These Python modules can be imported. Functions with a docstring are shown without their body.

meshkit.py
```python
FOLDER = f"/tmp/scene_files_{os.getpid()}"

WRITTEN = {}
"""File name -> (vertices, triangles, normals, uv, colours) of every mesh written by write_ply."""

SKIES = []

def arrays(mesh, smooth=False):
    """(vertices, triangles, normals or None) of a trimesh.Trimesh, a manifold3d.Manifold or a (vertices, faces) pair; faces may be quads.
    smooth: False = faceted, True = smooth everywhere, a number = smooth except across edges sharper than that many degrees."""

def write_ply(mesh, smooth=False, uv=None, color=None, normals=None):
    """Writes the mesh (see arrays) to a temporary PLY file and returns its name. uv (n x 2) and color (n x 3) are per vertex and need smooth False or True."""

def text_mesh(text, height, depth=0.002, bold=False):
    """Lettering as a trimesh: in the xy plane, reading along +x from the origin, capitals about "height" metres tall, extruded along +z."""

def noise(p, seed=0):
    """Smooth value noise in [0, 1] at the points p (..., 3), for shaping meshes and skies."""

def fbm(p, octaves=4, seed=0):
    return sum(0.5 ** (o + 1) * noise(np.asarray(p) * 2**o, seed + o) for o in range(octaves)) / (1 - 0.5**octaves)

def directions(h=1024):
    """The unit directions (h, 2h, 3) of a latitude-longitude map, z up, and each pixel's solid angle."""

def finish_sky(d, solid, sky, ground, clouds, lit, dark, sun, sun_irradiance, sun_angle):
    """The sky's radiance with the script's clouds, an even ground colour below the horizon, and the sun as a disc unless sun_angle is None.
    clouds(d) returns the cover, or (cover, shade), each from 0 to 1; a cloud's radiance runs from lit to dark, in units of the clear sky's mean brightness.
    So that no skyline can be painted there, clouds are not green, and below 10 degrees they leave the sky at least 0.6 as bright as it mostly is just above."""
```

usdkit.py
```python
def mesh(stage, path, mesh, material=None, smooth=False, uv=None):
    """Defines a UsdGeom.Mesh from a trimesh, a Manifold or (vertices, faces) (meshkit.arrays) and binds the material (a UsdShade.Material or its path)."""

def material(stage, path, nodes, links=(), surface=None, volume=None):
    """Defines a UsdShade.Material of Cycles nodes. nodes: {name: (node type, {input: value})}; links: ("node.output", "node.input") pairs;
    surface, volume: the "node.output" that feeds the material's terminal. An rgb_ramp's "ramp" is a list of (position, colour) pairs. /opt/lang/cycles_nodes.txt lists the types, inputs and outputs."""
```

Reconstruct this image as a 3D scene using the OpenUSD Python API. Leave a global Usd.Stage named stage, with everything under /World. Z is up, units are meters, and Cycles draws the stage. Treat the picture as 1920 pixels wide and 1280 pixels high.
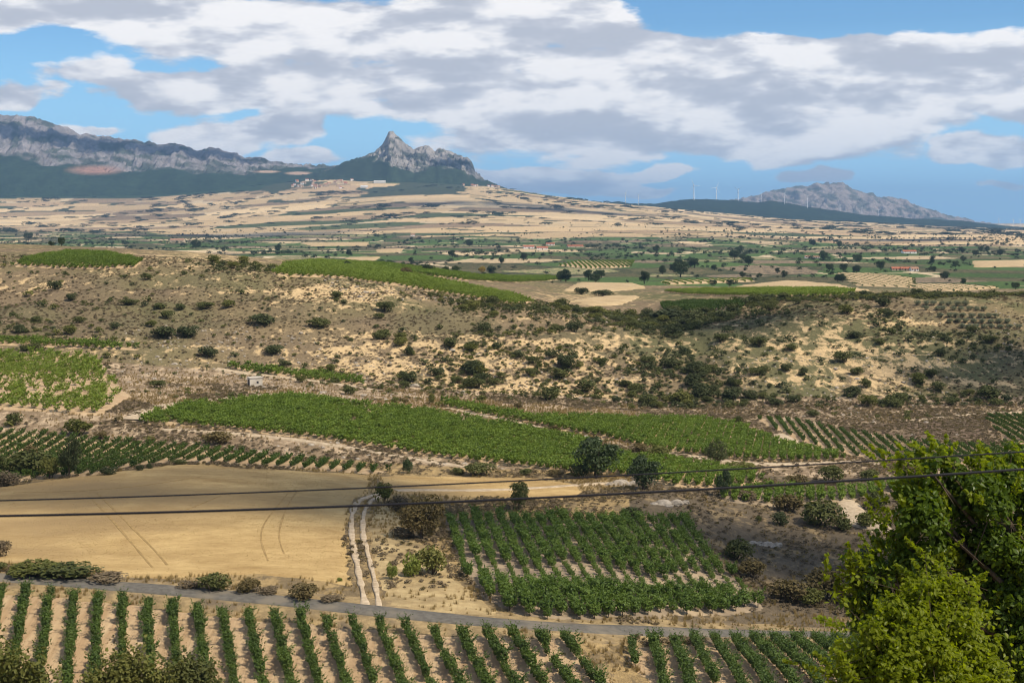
import math, random
import numpy as np
import trimesh, usdkit, meshkit, shapely
from scipy.interpolate import PchipInterpolator
from scipy.ndimage import map_coordinates
from scipy.spatial import Delaunay, cKDTree
from shapely.geometry import Polygon, LineString
from pxr import Usd, UsdGeom, UsdLux, UsdShade, Gf, Sdf, Vt

# ------------------------------------------------------------------ stage, camera, sky, sun, exposure
stage = Usd.Stage.CreateInMemory()
UsdGeom.SetStageUpAxis(stage, 'Z'); UsdGeom.SetStageMetersPerUnit(stage, 1)
UsdGeom.Xform.Define(stage, '/World')
FPX, CX, HY = 2667.0, 960.0, 410.0          # focal length, centre column and eye level, in pixels of the 1920 x 1280 photograph
cam = UsdGeom.Camera.Define(stage, '/World/camera')
cam.CreateFocalLengthAttr(FPX / 1920 * 36); cam.CreateHorizontalApertureAttr(36); cam.CreateVerticalApertureAttr(24)
cam.CreateVerticalApertureOffsetAttr(-(640 - HY) / 1920 * 36)
cam.CreateClippingRangeAttr(Gf.Vec2f(.5, 150000))
cam.CreateExposureAttr(0.20); cam.CreateFStopAttr(4.0); cam.CreateFocusDistanceAttr(350.0)
UsdGeom.Xformable(cam).AddRotateXOp().Set(90)
SUN_EL, SUN_AZ = math.radians(51), math.atan2(.85, -.53)
SUN = np.array([math.sin(SUN_AZ) * math.cos(SUN_EL), math.cos(SUN_AZ) * math.cos(SUN_EL), math.sin(SUN_EL)])
sun = UsdLux.DistantLight.Define(stage, '/World/sun')
sun.CreateNormalizeAttr(True); sun.CreateIntensityAttr(1.25); sun.CreateAngleAttr(.5); sun.CreateColorAttr(Gf.Vec3f(1, .90, .74))
sx = UsdGeom.Xformable(sun); sx.AddRotateZOp().Set(-math.degrees(SUN_AZ)); sx.AddRotateXOp().Set(-(90 - math.degrees(SUN_EL)))

def sky_material():
    """Clear sky with banks of cumulus: noise over azimuth and elevation, thickened or thinned by soft ellipses."""
    n = {"tc": ("texture_coordinate", {}), "xyz": ("separate_xyz", {}),
         "az": ("math", {"math_type": "arctan2"}), "el": ("math", {"math_type": "arcsine"}), "p": ("combine_xyz", {"z": 0.0}),
         "sky": ("sky_texture", {"sky_type": "single_scattering", "sun_disc": False, "sun_elevation": SUN_EL, "sun_rotation": SUN_AZ,
                                 "aerosol_density": 0.35, "air_density": 1.0, "ozone_density": 2.0})}
    l = [("tc.generated", "xyz.vector"), ("xyz.x", "az.value1"), ("xyz.y", "az.value2"), ("xyz.z", "el.value1"), ("az.value", "p.x"), ("el.value", "p.y")]
    def cover_noise(tag, off, det=9.0):
        n["m" + tag] = ("mapping", {"location": (3.1 + off[0] * 1.0, 1.7 + off[1] * 2.9, 0), "scale": (1.0, 2.9, 1.0)})
        n["n" + tag] = ("noise_texture", {"scale": 10.5, "detail": det, "roughness": 0.55, "lacunarity": 2.1, "distortion": 0.1, "type": "fBM"})
        l.extend([("p.vector", f"m{tag}.vector"), (f"m{tag}.vector", f"n{tag}.vector")])
    cover_noise("a", (0, 0)); cover_noise("c", (0, 0), 4.6); cover_noise("b", (0.006, 0.016), 4.6)
    # ellipses: pixel x, pixel y, half width, half height, weight
    ell = [(640, 55, 620, 85, .26), (130, 20, 380, 62, .24), (1280, 90, 330, 70, .26), (1620, 140, 520, 70, .30), (950, 170, 700, 80, .24), (1350, 225, 700, 75, .28), (1250, 270, 520, 50, .14),
           (330, 178, 170, 56, .44), (530, 238, 100, 42, .34), (390, 256, 120, 34, .40), (60, 195, 120, 34, .36), (170, 140, 110, 30, .2), (1020, 342, 240, 34, .62), (560, 294, 120, 20, .30), (1830, 298, 110, 40, .46), (1080, 15, 160, 50, .26), (215, 246, 100, 20, .40),
           (1530, 325, 120, 18, .60), (1830, 355, 90, 14, .50), (1255, 328, 70, 18, .46), (1230, 362, 120, 16, .42), (1880, 225, 110, 26, .2),
           (1560, 15, 520, 75, -.50), (60, 118, 330, 48, -.20), (1520, 378, 760, 80, -.30), (1300, 335, 300, 50, -.14), (700, 265, 170, 60, -.12), (200, 235, 330, 90, -.22), (480, 265, 90, 60, -.10), (1750, 260, 200, 60, -.10)]
    last = None
    for i, (x, y, w, h, k) in enumerate(ell):
        a, e = (x - CX) / FPX, (HY - y) / FPX
        n[f"em{i}"] = ("mapping", {"location": (-a * FPX / w, -e * FPX / h, 0), "scale": (FPX / w, FPX / h, 1)})
        n[f"eg{i}"] = ("gradient_texture", {"gradient_type": "spherical"})
        n[f"ek{i}"] = ("math", {"math_type": "multiply_add", "value2": k * 1.45, "value3": 0.0})
        l.extend([("pd.vector", f"em{i}.vector"), (f"em{i}.vector", f"eg{i}.vector"), (f"eg{i}.fac", f"ek{i}.value1")])
        if last: l.append((f"{last}.value", f"ek{i}.value3"))
        last = f"ek{i}"
    # the ellipses' outlines wander
    n["wn"] = ("noise_texture", {"scale": 14.0, "detail": 4.0}); n["wv"] = ("vector_math", {"vector_math_type": "subtract", "math_type": "subtract", "vector2": (.5, .5, .5)})
    n["ws"] = ("vector_math", {"math_type": "multiply", "vector2": (.10, .03, 0)}); n["pd"] = ("vector_math", {"math_type": "add"})
    del n["wv"][1]["vector_math_type"]
    l += [("p.vector", "wn.vector"), ("wn.color", "wv.vector1"), ("wv.vector", "ws.vector1"), ("ws.vector", "pd.vector1"), ("p.vector", "pd.vector2")]
    n["sum"] = ("math", {"math_type": "add"}); l += [("na.fac", "sum.value1"), (f"{last}.value", "sum.value2")]
    n["cov"] = ("map_range", {"range_type": "smoothstep", "from_min": 0.475, "from_max": 0.60, "to_min": 0.0, "to_max": 1.0, "clamp": True}); l.append(("sum.value", "cov.value"))
    # light and shade: thinner towards the sun's side = lit
    n["df"] = ("math", {"math_type": "subtract"}); l += [("nc.fac", "df.value1"), ("nb.fac", "df.value2")]
    n["thick"] = ("map_range", {"from_min": 0.50, "from_max": 1.05, "to_min": 0.12, "to_max": -0.06, "clamp": True}); l.append(("sum.value", "thick.value"))
    n["lit"] = ("math", {"math_type": "multiply_add", "value2": 3.6}); l += [("df.value", "lit.value1"), ("thick.result", "lit.value3")]
    n["litc"] = ("map_range", {"range_type": "smoothstep", "from_min": -0.42, "from_max": 0.42, "to_min": 0.0, "to_max": 1.0, "clamp": True}); l.append(("lit.value", "litc.value"))
    n["cc"] = ("rgb_ramp", {"ramp": CLOUD_RAMP}); l.append(("litc.result", "cc.fac"))
    # low sky is paler
    n["lowf"] = ("map_range", {"from_min": 0.0, "from_max": 0.135, "to_min": LOWSKY[0], "to_max": 0.0, "clamp": True}); l.append(("el.value", "lowf.value"))
    n["low"] = ("mix_color", {"b": LOWSKY[1], "use_clamp": False}); l += [("sky.color", "low.a"), ("lowf.result", "low.fac")]
    n["tint"] = ("mix_color", {"blend_type": "multiply", "fac": 1.0, "b": SKYTINT, "use_clamp": False}); l.append(("low.result", "tint.a"))
    n["mix"] = ("mix_color", {"use_clamp": False}); l += [("tint.result", "mix.a"), ("cc.color", "mixs.a"), ("mixs.result", "mix.b"), ("cov.result", "mix.fac")]
    n["mixs"] = ("mix_color", {"blend_type": "multiply", "fac": 1.0, "b": (CLOUD_GAIN,) * 3, "use_clamp": False})
    n["bg"] = ("background_shader", {"strength": 0.088}); l.append(("mix.result", "bg.color"))
    return usdkit.material(stage, '/World/Looks/sky_look', n, l, surface="bg.background")
CLOUD_RAMP = [(0, (.50, .52, .58)), (.35, (.60, .61, .66)), (.65, (.75, .75, .775)), (1, (.96, .93, .91))]
CLOUD_GAIN = 11.4
HAZE = 4.4e-5
HAZE_COLOUR = (.42, .69, 1.0)
LOWSKY = (0.85, (7.4, 9.4, 10.6)); SKYTINT = (0.66, 1.0, 1.30)
dome = UsdLux.DomeLight.Define(stage, '/World/sky')
dome.GetPrim().SetCustomDataByKey('kind', 'structure')
UsdShade.MaterialBindingAPI.Apply(dome.GetPrim()).Bind(sky_material())

CLOUDS = [(200, 245, 9050, 1500, 330, 1, 2300), (830, 320, 8400, 280, 260, 3, 2300), (430, 912, 125, 75, 24, 4), (1530, 1030, 125, 30, 30, 5), (1850, 680, 400, 40, 40, 6), (1000, 388, 3000, 700, 260, 9, 1900), (500, 440, 2500, 500, 260, 10), (1600, 450, 2000, 400, 160, 11), (1420, 600, 400, 40, 24, 12)]  # spots of land to be shaded by clouds added out of view

# ------------------------------------------------------------------ small helpers
USED = {}
def numbered(parent, name):
    k = (str(parent), name); i = USED.get(k, 0); USED[k] = i + 1
    return f"{parent}/{name}" if i == 0 else f"{parent}/{name}_{i:03d}"
def tag(prim, label=None, category=None, group=None, kind=None):
    prim = prim.GetPrim() if hasattr(prim, 'GetPrim') else prim
    for k, v in (('label', label), ('category', category), ('group', group), ('kind', kind)):
        if v: prim.SetCustomDataByKey(k, v)
    return prim
def thing(name, label=None, cat=None, loc=(0, 0, 0), rz=0, scale=None, group=None, kind=None, ref=None):
    x = UsdGeom.Xform.Define(stage, numbered('/World', name))
    x.AddTranslateOp().Set(Gf.Vec3d(*map(float, loc)))
    if rz: x.AddRotateZOp().Set(float(rz))
    if scale is not None: x.AddScaleOp().Set(Gf.Vec3f(*map(float, scale)))
    if ref:
        x.GetPrim().GetReferences().AddInternalReference(ref); x.GetPrim().SetInstanceable(True)
    tag(x, label, cat, group, kind)
    return x
def part(parent, name, mesh, m, smooth=False):
    return usdkit.mesh(stage, numbered(parent.GetPath(), name), mesh, m, smooth)
def top(name, mesh, m, label=None, cat=None, group=None, kind=None, smooth=False):
    o = usdkit.mesh(stage, numbered('/World', name), mesh, m, smooth); tag(o, label, cat, group, kind); return o
def kind_prim(name):
    return stage.CreateClassPrim('/World/' + name)
def fbm(x, y, wl, octaves=4, seed=0):
    return meshkit.fbm(np.stack([np.asarray(x, float) / wl, np.asarray(y, float) / wl, np.zeros_like(np.asarray(x, float)) + seed * 3.7], -1), octaves, seed) - .5
def cat(ms):
    vs, fs, o = [], [], 0
    for v, f in ms:
        vs.append(v); fs.append(np.asarray(f) + o); o += len(v)
    return np.vstack(vs), np.vstack(fs)
def tm(m): return np.array(m.vertices), np.array(m.faces)

# ------------------------------------------------------------------ materials
def noisy(name, c1, c2, scale, c3=None, s3=1.0, detail=4, rough=.65, bump=0.0, bscale=None, lo=.35, hi=.65, stretch=(1, 1, 1), gloss=1.0, rot=0.0):
    """Two or three colours of earth, bark or stone mixed by noise, with fine relief."""
    n = {"g": ("geometry", {}), "mp": ("mapping", {"scale": stretch, "rotation": (0, 0, rot), "mapping_type": "point"}), "n": ("noise_texture", {"scale": scale, "detail": detail, "roughness": rough}),
         "r": ("rgb_ramp", {"ramp": [(lo, c1), (hi, c2)]}), "p": ("principled_bsdf", {"roughness": gloss, "specular_ior_level": 0.06})}
    l = [("g.position", "mp.vector"), ("mp.vector", "n.vector"), ("n.fac", "r.fac")]
    out = "r.color"
    if c3 is not None:
        n["n3"] = ("noise_texture", {"scale": s3, "detail": 3.0}); n["f3"] = ("map_range", {"from_min": .48, "from_max": .66, "to_min": 0.0, "to_max": 1.0, "clamp": True}); n["x3"] = ("mix_color", {"b": c3})
        l += [("mp.vector", "n3.vector"), ("n3.fac", "f3.value"), ("f3.result", "x3.fac"), (out, "x3.a")]; out = "x3.result"
    l.append((out, "p.base_color"))
    if bump:
        n["bn"] = ("noise_texture", {"scale": bscale or scale * 3, "detail": 4.0, "roughness": .7}); n["b"] = ("bump", {"distance": bump, "strength": 1.0})
        l += [("mp.vector", "bn.vector"), ("bn.fac", "b.height"), ("b.normal", "p.normal")]
    return usdkit.material(stage, f'/World/Looks/{name}', n, l, surface="p.BSDF")

def leafy(name, dark, light, trans=.35, gloss=.5, spread=.5):
    """Foliage: tone varies leaf by leaf and plant by plant; light comes through."""
    n = {"g": ("geometry", {}), "o": ("object_info", {}), "mx": ("math", {"math_type": "multiply", "value2": 1 - spread}),
         "ad": ("math", {"math_type": "multiply_add", "value2": spread}), "r": ("rgb_ramp", {"ramp": [(0, dark), (1, light)]}),
         "p": ("principled_bsdf", {"roughness": gloss, "specular_ior_level": .25}), "t": ("translucent_bsdf", {}), "tc": ("mix_color", {"blend_type": "multiply", "fac": 1.0, "b": (1.35, 1.35, .45), "use_clamp": False}),
         "m": ("mix_closure", {"fac": trans})}
    l = [("g.random_per_island", "mx.value1"), ("o.random", "ad.value1"), ("mx.value", "ad.value3"), ("ad.value", "r.fac"), ("r.color", "p.base_color"),
         ("r.color", "tc.a"), ("tc.result", "t.color"), ("p.BSDF", "m.closure1"), ("t.BSDF", "m.closure2")]
    return usdkit.material(stage, f'/World/Looks/{name}', n, l, surface="m.closure")

def plain(name, c, rough=.8, spec=.2):
    return usdkit.material(stage, f'/World/Looks/{name}', {"p": ("principled_bsdf", {"base_color": c, "roughness": rough, "specular_ior_level": spec})}, surface="p.BSDF")

ROWDIR = math.atan2(-.274, 1.0)
SOIL = (.42, .30, .175); SOIL2 = (.33, .225, .125)
M = dict(
    soil=noisy('pale_soil', (.33, .225, .125), (.46, .335, .20), .5, (.38, .26, .15), .12, bump=.05, bscale=3),
    soil_rows=noisy('raked_soil', (.33, .225, .125), (.46, .335, .20), .5, (.36, .245, .14), .35, bump=.05, bscale=2, rot=ROWDIR, stretch=(2.4, .12, 1)),
    soil_grey=noisy('grey_brown_soil', (.19, .145, .10), (.29, .22, .145), .5, (.36, .27, .17), .12, bump=.06, bscale=3),
    soil_white=noisy('chalky_track', (.33, .25, .16), (.50, .395, .27), 1.2, bump=.03, bscale=5),
    stubble=noisy('stubble', (.30, .195, .08), (.50, .35, .155), .16, (.28, .19, .09), .035, detail=8, rough=.78, bump=.10, bscale=5, stretch=(.6, 1.1, 1), lo=.36, hi=.64),
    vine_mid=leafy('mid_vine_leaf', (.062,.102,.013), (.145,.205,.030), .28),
    pale_stubble=noisy('pale_stubble', (.36, .26, .14), (.45, .335, .19), .1, bump=.05, bscale=2),
    verge=noisy('dry_verge', (.20, .145, .075), (.36, .26, .13), .7, (.15, .115, .075), .25,
     bump=.15, bscale=3),
    straw_ground=noisy('straw_ground', (.30, .215, .105), (.46, .345, .175), .5, (.24, .175, .09), .2, bump=.15, bscale=3),
    fallow=noisy('dark_fallow', (.115, .078, .052), (.175, .125, .082), .3, (.21, .15, .09), .09, bump=.1, bscale=2),
    asphalt=noisy('asphalt', (.095, .086, .072), (.14, .128, .108), 1.5, (.17, .145, .11), .3, bump=.01, bscale=20),
    rut=noisy('wheel_mark', (.23, .15, .06), (.35, .235, .10), 1.0),
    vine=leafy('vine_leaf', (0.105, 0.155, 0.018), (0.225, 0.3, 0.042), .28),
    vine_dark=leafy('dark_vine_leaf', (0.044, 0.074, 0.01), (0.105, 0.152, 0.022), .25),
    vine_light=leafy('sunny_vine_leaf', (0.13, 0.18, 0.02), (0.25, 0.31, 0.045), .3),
    scrub=leafy('scrub_leaf', (0.064, 0.072, 0.018), (0.135, 0.135, 0.038), .2, .7),
    scrub_dark=leafy('dark_scrub_leaf', (0.046, 0.056, 0.018), (0.1, 0.106, 0.034), .15, .7),
    scrub_brown=leafy('brown_scrub_leaf', (0.1, 0.075, 0.028), (0.185, 0.14, 0.055), .2, .8),
    scrub_olive=leafy('olive_scrub_leaf', (0.095, 0.1, 0.02), (0.185, 0.175, 0.045), .25, .7),
    scrub_yellow=leafy('yellow_scrub_leaf', (0.16, 0.19, 0.035), (0.27, 0.29, 0.07), .35, .6),
    heath=leafy('heath_leaf', (0.115, 0.085, 0.05), (0.23, 0.175, 0.105), .15, .9),
    olive=leafy('olive_leaf', (0.15, 0.16, 0.095), (0.25, 0.26, 0.155), .15, .6),
    straw=leafy('dry_straw', (.20, .14, .06), (.42, .30, .14), .3, .9),
    gold=leafy('golden_leaf', (.25, .17, .02), (.40, .28, .04), .3, .6),
    tree=leafy('tree_leaf', (0.026, 0.042, 0.014), (0.066, 0.09, 0.028), .2),
    plain_tree=leafy('far_tree_leaf', (0.024, 0.036, 0.018), (0.056, 0.072, 0.032), .1, .8),
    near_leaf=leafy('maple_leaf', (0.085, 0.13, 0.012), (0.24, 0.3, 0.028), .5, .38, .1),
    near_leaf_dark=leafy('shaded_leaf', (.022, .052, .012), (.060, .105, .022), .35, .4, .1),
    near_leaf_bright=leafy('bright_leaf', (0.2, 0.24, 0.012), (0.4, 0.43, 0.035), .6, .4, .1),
    bark=noisy('bark', (.05, .038, .026), (.12, .09, .06), 6.0, bump=.03),
    stone=noisy('limestone', (.22, .185, .145), (.40, .34, .265), 1.2, bump=.1),
    cable=plain('cable_black', (.012, .012, .016), .55),
    white_wall=noisy('white_wall', (.62, .58, .52), (.74, .71, .66), .4), tan_wall=noisy('tan_wall', (.36, .28, .19), (.50, .41, .30), .5),
    tile=noisy('red_tile', (.26, .085, .05), (.38, .15, .09), .5), tile_brown=noisy('brown_tile', (.25, .14, .09), (.36, .22, .15), .5),
    glass_dark=plain('dark_opening', (.03, .03, .035), .4), door=plain('door_brown', (.10, .06, .035), .7),
    turbine=plain('turbine_white', (.80, .80, .80), .4),
    concrete=noisy('pale_concrete', (.40, .35, .28), (.52, .46, .38), 1.0),
)

# ------------------------------------------------------------------ the lie of the land: height by distance in nine directions
def nearer(d):
    """The hillsides are steep: their distances are drawn together between 380 and 1500 m."""
    return np.where(np.asarray(d) < 380, d, np.where(np.asarray(d) < 760, 380 + (np.asarray(d, float) - 380) * .42, np.where(np.asarray(d) < 1500, 539.6 + (np.asarray(d, float) - 760) * (1500 - 539.6) / 740, d))).item()
def yz(*pairs): return [(nearer(d), -(y - HY) / FPX * nearer(d)) for d, y in pairs]
def zz(*pairs): return list(pairs)
HEAD = [(.3, -1.8), (4, -2.4), (10, -6), (20, -12), (40, -23), (60, -32), (90, -41), (112, -46), (126, -46)]
TAIL0 = zz((9500, 40), (12000, -60), (30000, -100), (90000, -300))
COLS = {
 0: yz((137, 1285), (158, 1110), (163, 1083), (167, 1068), (178, 1045), (208, 960), (230, 912), (247, 885), (280, 812), (288, 790), (300, 762), (330, 725), (365, 690), (400, 660), (430, 640), (500, 600), (580, 560), (660, 520), (730, 490), (800, 470), (900, 456), (1000, 463), (1200, 499), (1500, 499)) + zz((2500, -50), (4000, -47), (5500, -25), (6500, 8), (7500, 88), (8200, 135)) + TAIL0,
 300: yz((137, 1285), (155, 1138), (159.5, 1106), (164, 1085), (176, 1050), (208, 945), (237, 882), (248, 868), (268, 838), (278, 815), (285, 800), (292, 790), (310, 765), (335, 738), (360, 715), (390, 690), (430, 650), (500, 602), (580, 560), (660, 520), (740, 490), (840, 468), (950, 483), (1200, 510), (1500, 502)) + zz((2500, -51), (4000, -48), (5500, -20), (6500, 24), (7500, 98), (8200, 132)) + TAIL0,
 600: yz((137, 1285), (150, 1170), (154.5, 1137), (160, 1110), (172, 1065), (205, 965), (233, 903), (248, 882), (258, 868), (266, 848), (275, 828), (300, 788), (330, 752), (350, 735), (375, 718), (415, 690), (460, 650), (530, 600), (600, 560), (670, 530), (730, 513), (800, 502), (900, 490), (960, 486), (1100, 503), (1500, 503)) + zz((2000, -52), (3500, -50), (4500, -25), (5500, 15), (6500, 78), (7500, 172), (8000, 222)) + TAIL0,
 900: yz((137, 1285), (147, 1193), (151, 1167), (158, 1135), (211, 978), (225, 950), (245, 908), (258, 885), (268, 868), (290, 832), (318, 793), (345, 768), (385, 740), (430, 700), (490, 650), (560, 602), (610, 583), (680, 565), (740, 551), (800, 537), (900, 522), (1000, 514), (1200, 525), (1500, 505)) + zz((2000, -52), (3000, -50), (3800, -35), (4500, -10), (5500, 40), (6500, 110), (7500, 178), (8000, 196)) + TAIL0,
 1100: yz((137, 1285), (148, 1198), (151.5, 1181), (158, 1152), (212, 978), (225, 948), (245, 908), (262, 882), (295, 832), (330, 792), (360, 765), (400, 740), (440, 700), (490, 660), (550, 620), (610, 592), (650, 580), (690, 574), (730, 580), (800, 577), (900, 558), (1000, 543), (1100, 532), (1500, 504)) + zz((2000, -52), (3000, -50), (4000, -30), (5000, 0), (6000, 40), (7000, 78), (7500, 88), (8000, 90)) + TAIL0,
 1250: yz((137, 1285), (156, 1205), (160, 1187), (167, 1160), (218, 965), (245, 905), (265, 880), (300, 842), (330, 797), (360, 777), (400, 757), (440, 722), (500, 677), (550, 646), (580, 634), (605, 629), (650, 634), (700, 622), (750, 606), (800, 591), (850, 574), (900, 559), (950, 547), (1000, 541), (1500, 503)) + zz((2000, -52), (3000, -50), (4000, -35), (5000, -10), (6000, 20), (7000, 45), (8000, 60)) + TAIL0,
 1400: yz((137, 1285), (165, 1204), (169, 1190), (175, 1165), (222, 1000), (240, 950), (262, 902), (282, 872), (295, 853), (334, 802), (358, 780), (385, 750), (430, 700), (490, 650), (540, 620), (580, 600), (640, 580), (690, 566), (720, 557), (820, 546), (850, 541), (900, 531), (950, 533), (1050, 540), (1200, 527), (1500, 502)) + zz((2500, -52), (4000, -42), (5500, -18), (7000, 0), (8000, 12)) + TAIL0,
 1600: yz((137, 1285), (166, 1205), (171, 1192), (178, 1168), (226, 1002), (241, 962), (259, 918), (278, 882), (292, 863), (318, 827), (346, 792), (370, 768), (410, 730), (460, 680), (510, 640), (560, 605), (610, 580), (650, 565), (700, 556), (760, 551), (820, 546), (860, 544), (950, 549), (1050, 543), (1200, 526), (1500, 502)) + zz((2500, -52), (4000, -48), (5500, -40), (7000, -30), (8000, -20)) + [(9500, -40)] + TAIL0[1:],
 1920: yz((137, 1285), (167, 1207), (173, 1194), (181, 1172), (228, 1000), (252, 922), (270, 877), (300, 842), (330, 802), (360, 775), (410, 730), (460, 680), (510, 640), (560, 605), (600, 580), (640, 565), (700, 553), (760, 554), (900, 556), (1200, 526), (1500, 502)) + zz((2500, -52), (4000, -52), (5500, -55), (7000, -60), (9000, -62)) + TAIL0[1:],
}
LD = np.linspace(math.log(.3), math.log(90000), 2600)
cx = sorted(COLS)
zc = []
for c in cx:
    pts = sorted(HEAD + COLS[c]); a = np.array(pts)
    zc.append(PchipInterpolator(np.log(a[:, 0]), a[:, 1] / a[:, 0])(LD))     # slope of sight, smooth in log distance
zc = np.array(zc)
from scipy.ndimage import gaussian_filter1d
XG = np.arange(-1000, 2930, 10.0)
TAB = PchipInterpolator([-700] + cx + [2620], np.vstack([zc[:1], zc, zc[-1:]]), axis=0)(np.clip(XG, -700, 2620))
TAB = gaussian_filter1d(gaussian_filter1d(TAB, 7, axis=0), 2.0, axis=1)
def ramp(d, a, b): return np.clip((d - a) / (b - a), 0, 1)
def H(X, Y):
    shape = np.shape(X); X = np.atleast_1d(np.asarray(X, float)); Y = np.atleast_1d(np.asarray(Y, float))
    r = np.hypot(X, Y); az = np.abs(np.arctan2(X, Y)); A0 = .62
    dd = np.where(az < A0, Y, r * math.cos(A0)); dd = np.maximum(dd, .3)
    u = np.where(az < A0, X / np.where(az < A0, np.maximum(Y, 1e-6), 1), np.sign(X) * math.tan(A0))
    u = u * np.where(az > math.pi / 2, np.maximum(0, 1 - (az - math.pi / 2) / (math.pi / 2)), 1)
    gx = (np.clip(u * FPX + CX, -990, 2910) - XG[0]) / 10; gd = (np.log(dd) - LD[0]) / (LD[1] - LD[0])
    z = map_coordinates(TAB, [gx, np.clip(gd, 0, len(LD) - 1)], order=1) * dd
    amp = ramp(dd, 385, 430) * (1 - ramp(dd, 490, 530))
    z = z + amp * .55 * np.sin(z * 1.5 + 5 * fbm(X, Y, 55, 2, 6))
    z = z + .22 * fbm(X, Y, 26, 3, 1) * ramp(dd, 130, 150)
    z = z + amp * (6.0 * fbm(X, Y * .6, 46, 4, 2) + 2.6 * (np.abs(fbm(X, Y * .4, 17, 3, 3)) * 2 - .3))
    z = z + ramp(dd, 950, 1500) * (10 * fbm(X, Y * .8, 260, 4, 4)) + ramp(dd, 3000, 6000) * 22 * fbm(X, Y, 700, 3, 5)
    return z.reshape(shape)
DS = np.exp(np.linspace(math.log(120), math.log(14000), 3000))
SCX = np.arange(-320, 2240, 8.0)
SEEN = HY - H(np.outer((SCX - CX) / FPX, DS), np.broadcast_to(DS, (len(SCX), len(DS)))) / DS * FPX
def sight(px, py, dmin=125.0):
    """Where the sight line through a point of the picture first meets the ground beyond dmin."""
    u = (px - CX) / FPX; c = min(max((px - SCX[0]) / 8, 0), len(SCX) - 1.001); i = int(c); c -= i
    k0 = int(np.searchsorted(DS, dmin)); s = SEEN[i, k0:] * (1 - c) + SEEN[i + 1, k0:] * c; ds = DS[k0:]
    hit = np.nonzero(s <= py)[0]
    k = hit[0] if len(hit) else int(np.argmin(s)); d = ds[k]
    if k > 0 and s[k - 1] > py >= s[k]:
        d = ds[k - 1] + (s[k - 1] - py) / (s[k - 1] - s[k]) * (ds[k] - ds[k - 1])
    return u * d, d
def ground(px, py, dmin=125.0):
    x, y = sight(px, py, dmin); return np.array([x, y, float(H(x, y))])
def dense(pts, closed=True, step=14):
    out = []; n = len(pts)
    for i in range(n if closed else n - 1):
        a, b = np.array(pts[i], float), np.array(pts[(i + 1) % n], float); k = max(1, int(np.hypot(*(b - a)) / step))
        out += [a + (b - a) * t / k for t in range(k)]
    if not closed: out.append(np.array(pts[-1], float))
    return out
def world_poly(px, dmin=125.0, wob=.25, seed=0):
    w = np.array([sight(x, y, dmin) for x, y in dense(px)])
    dd = w[:, 1:2] / 250
    w = w + np.stack([fbm(w[:, 0], w[:, 1], 9, 2, 20 + seed), fbm(w[:, 0], w[:, 1], 9, 2, 40 + seed)], 1) * 6 * wob * dd
    p = Polygon(w).buffer(0)
    return max(p.geoms, key=lambda g: g.area) if p.geom_type == 'MultiPolygon' else p
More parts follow.
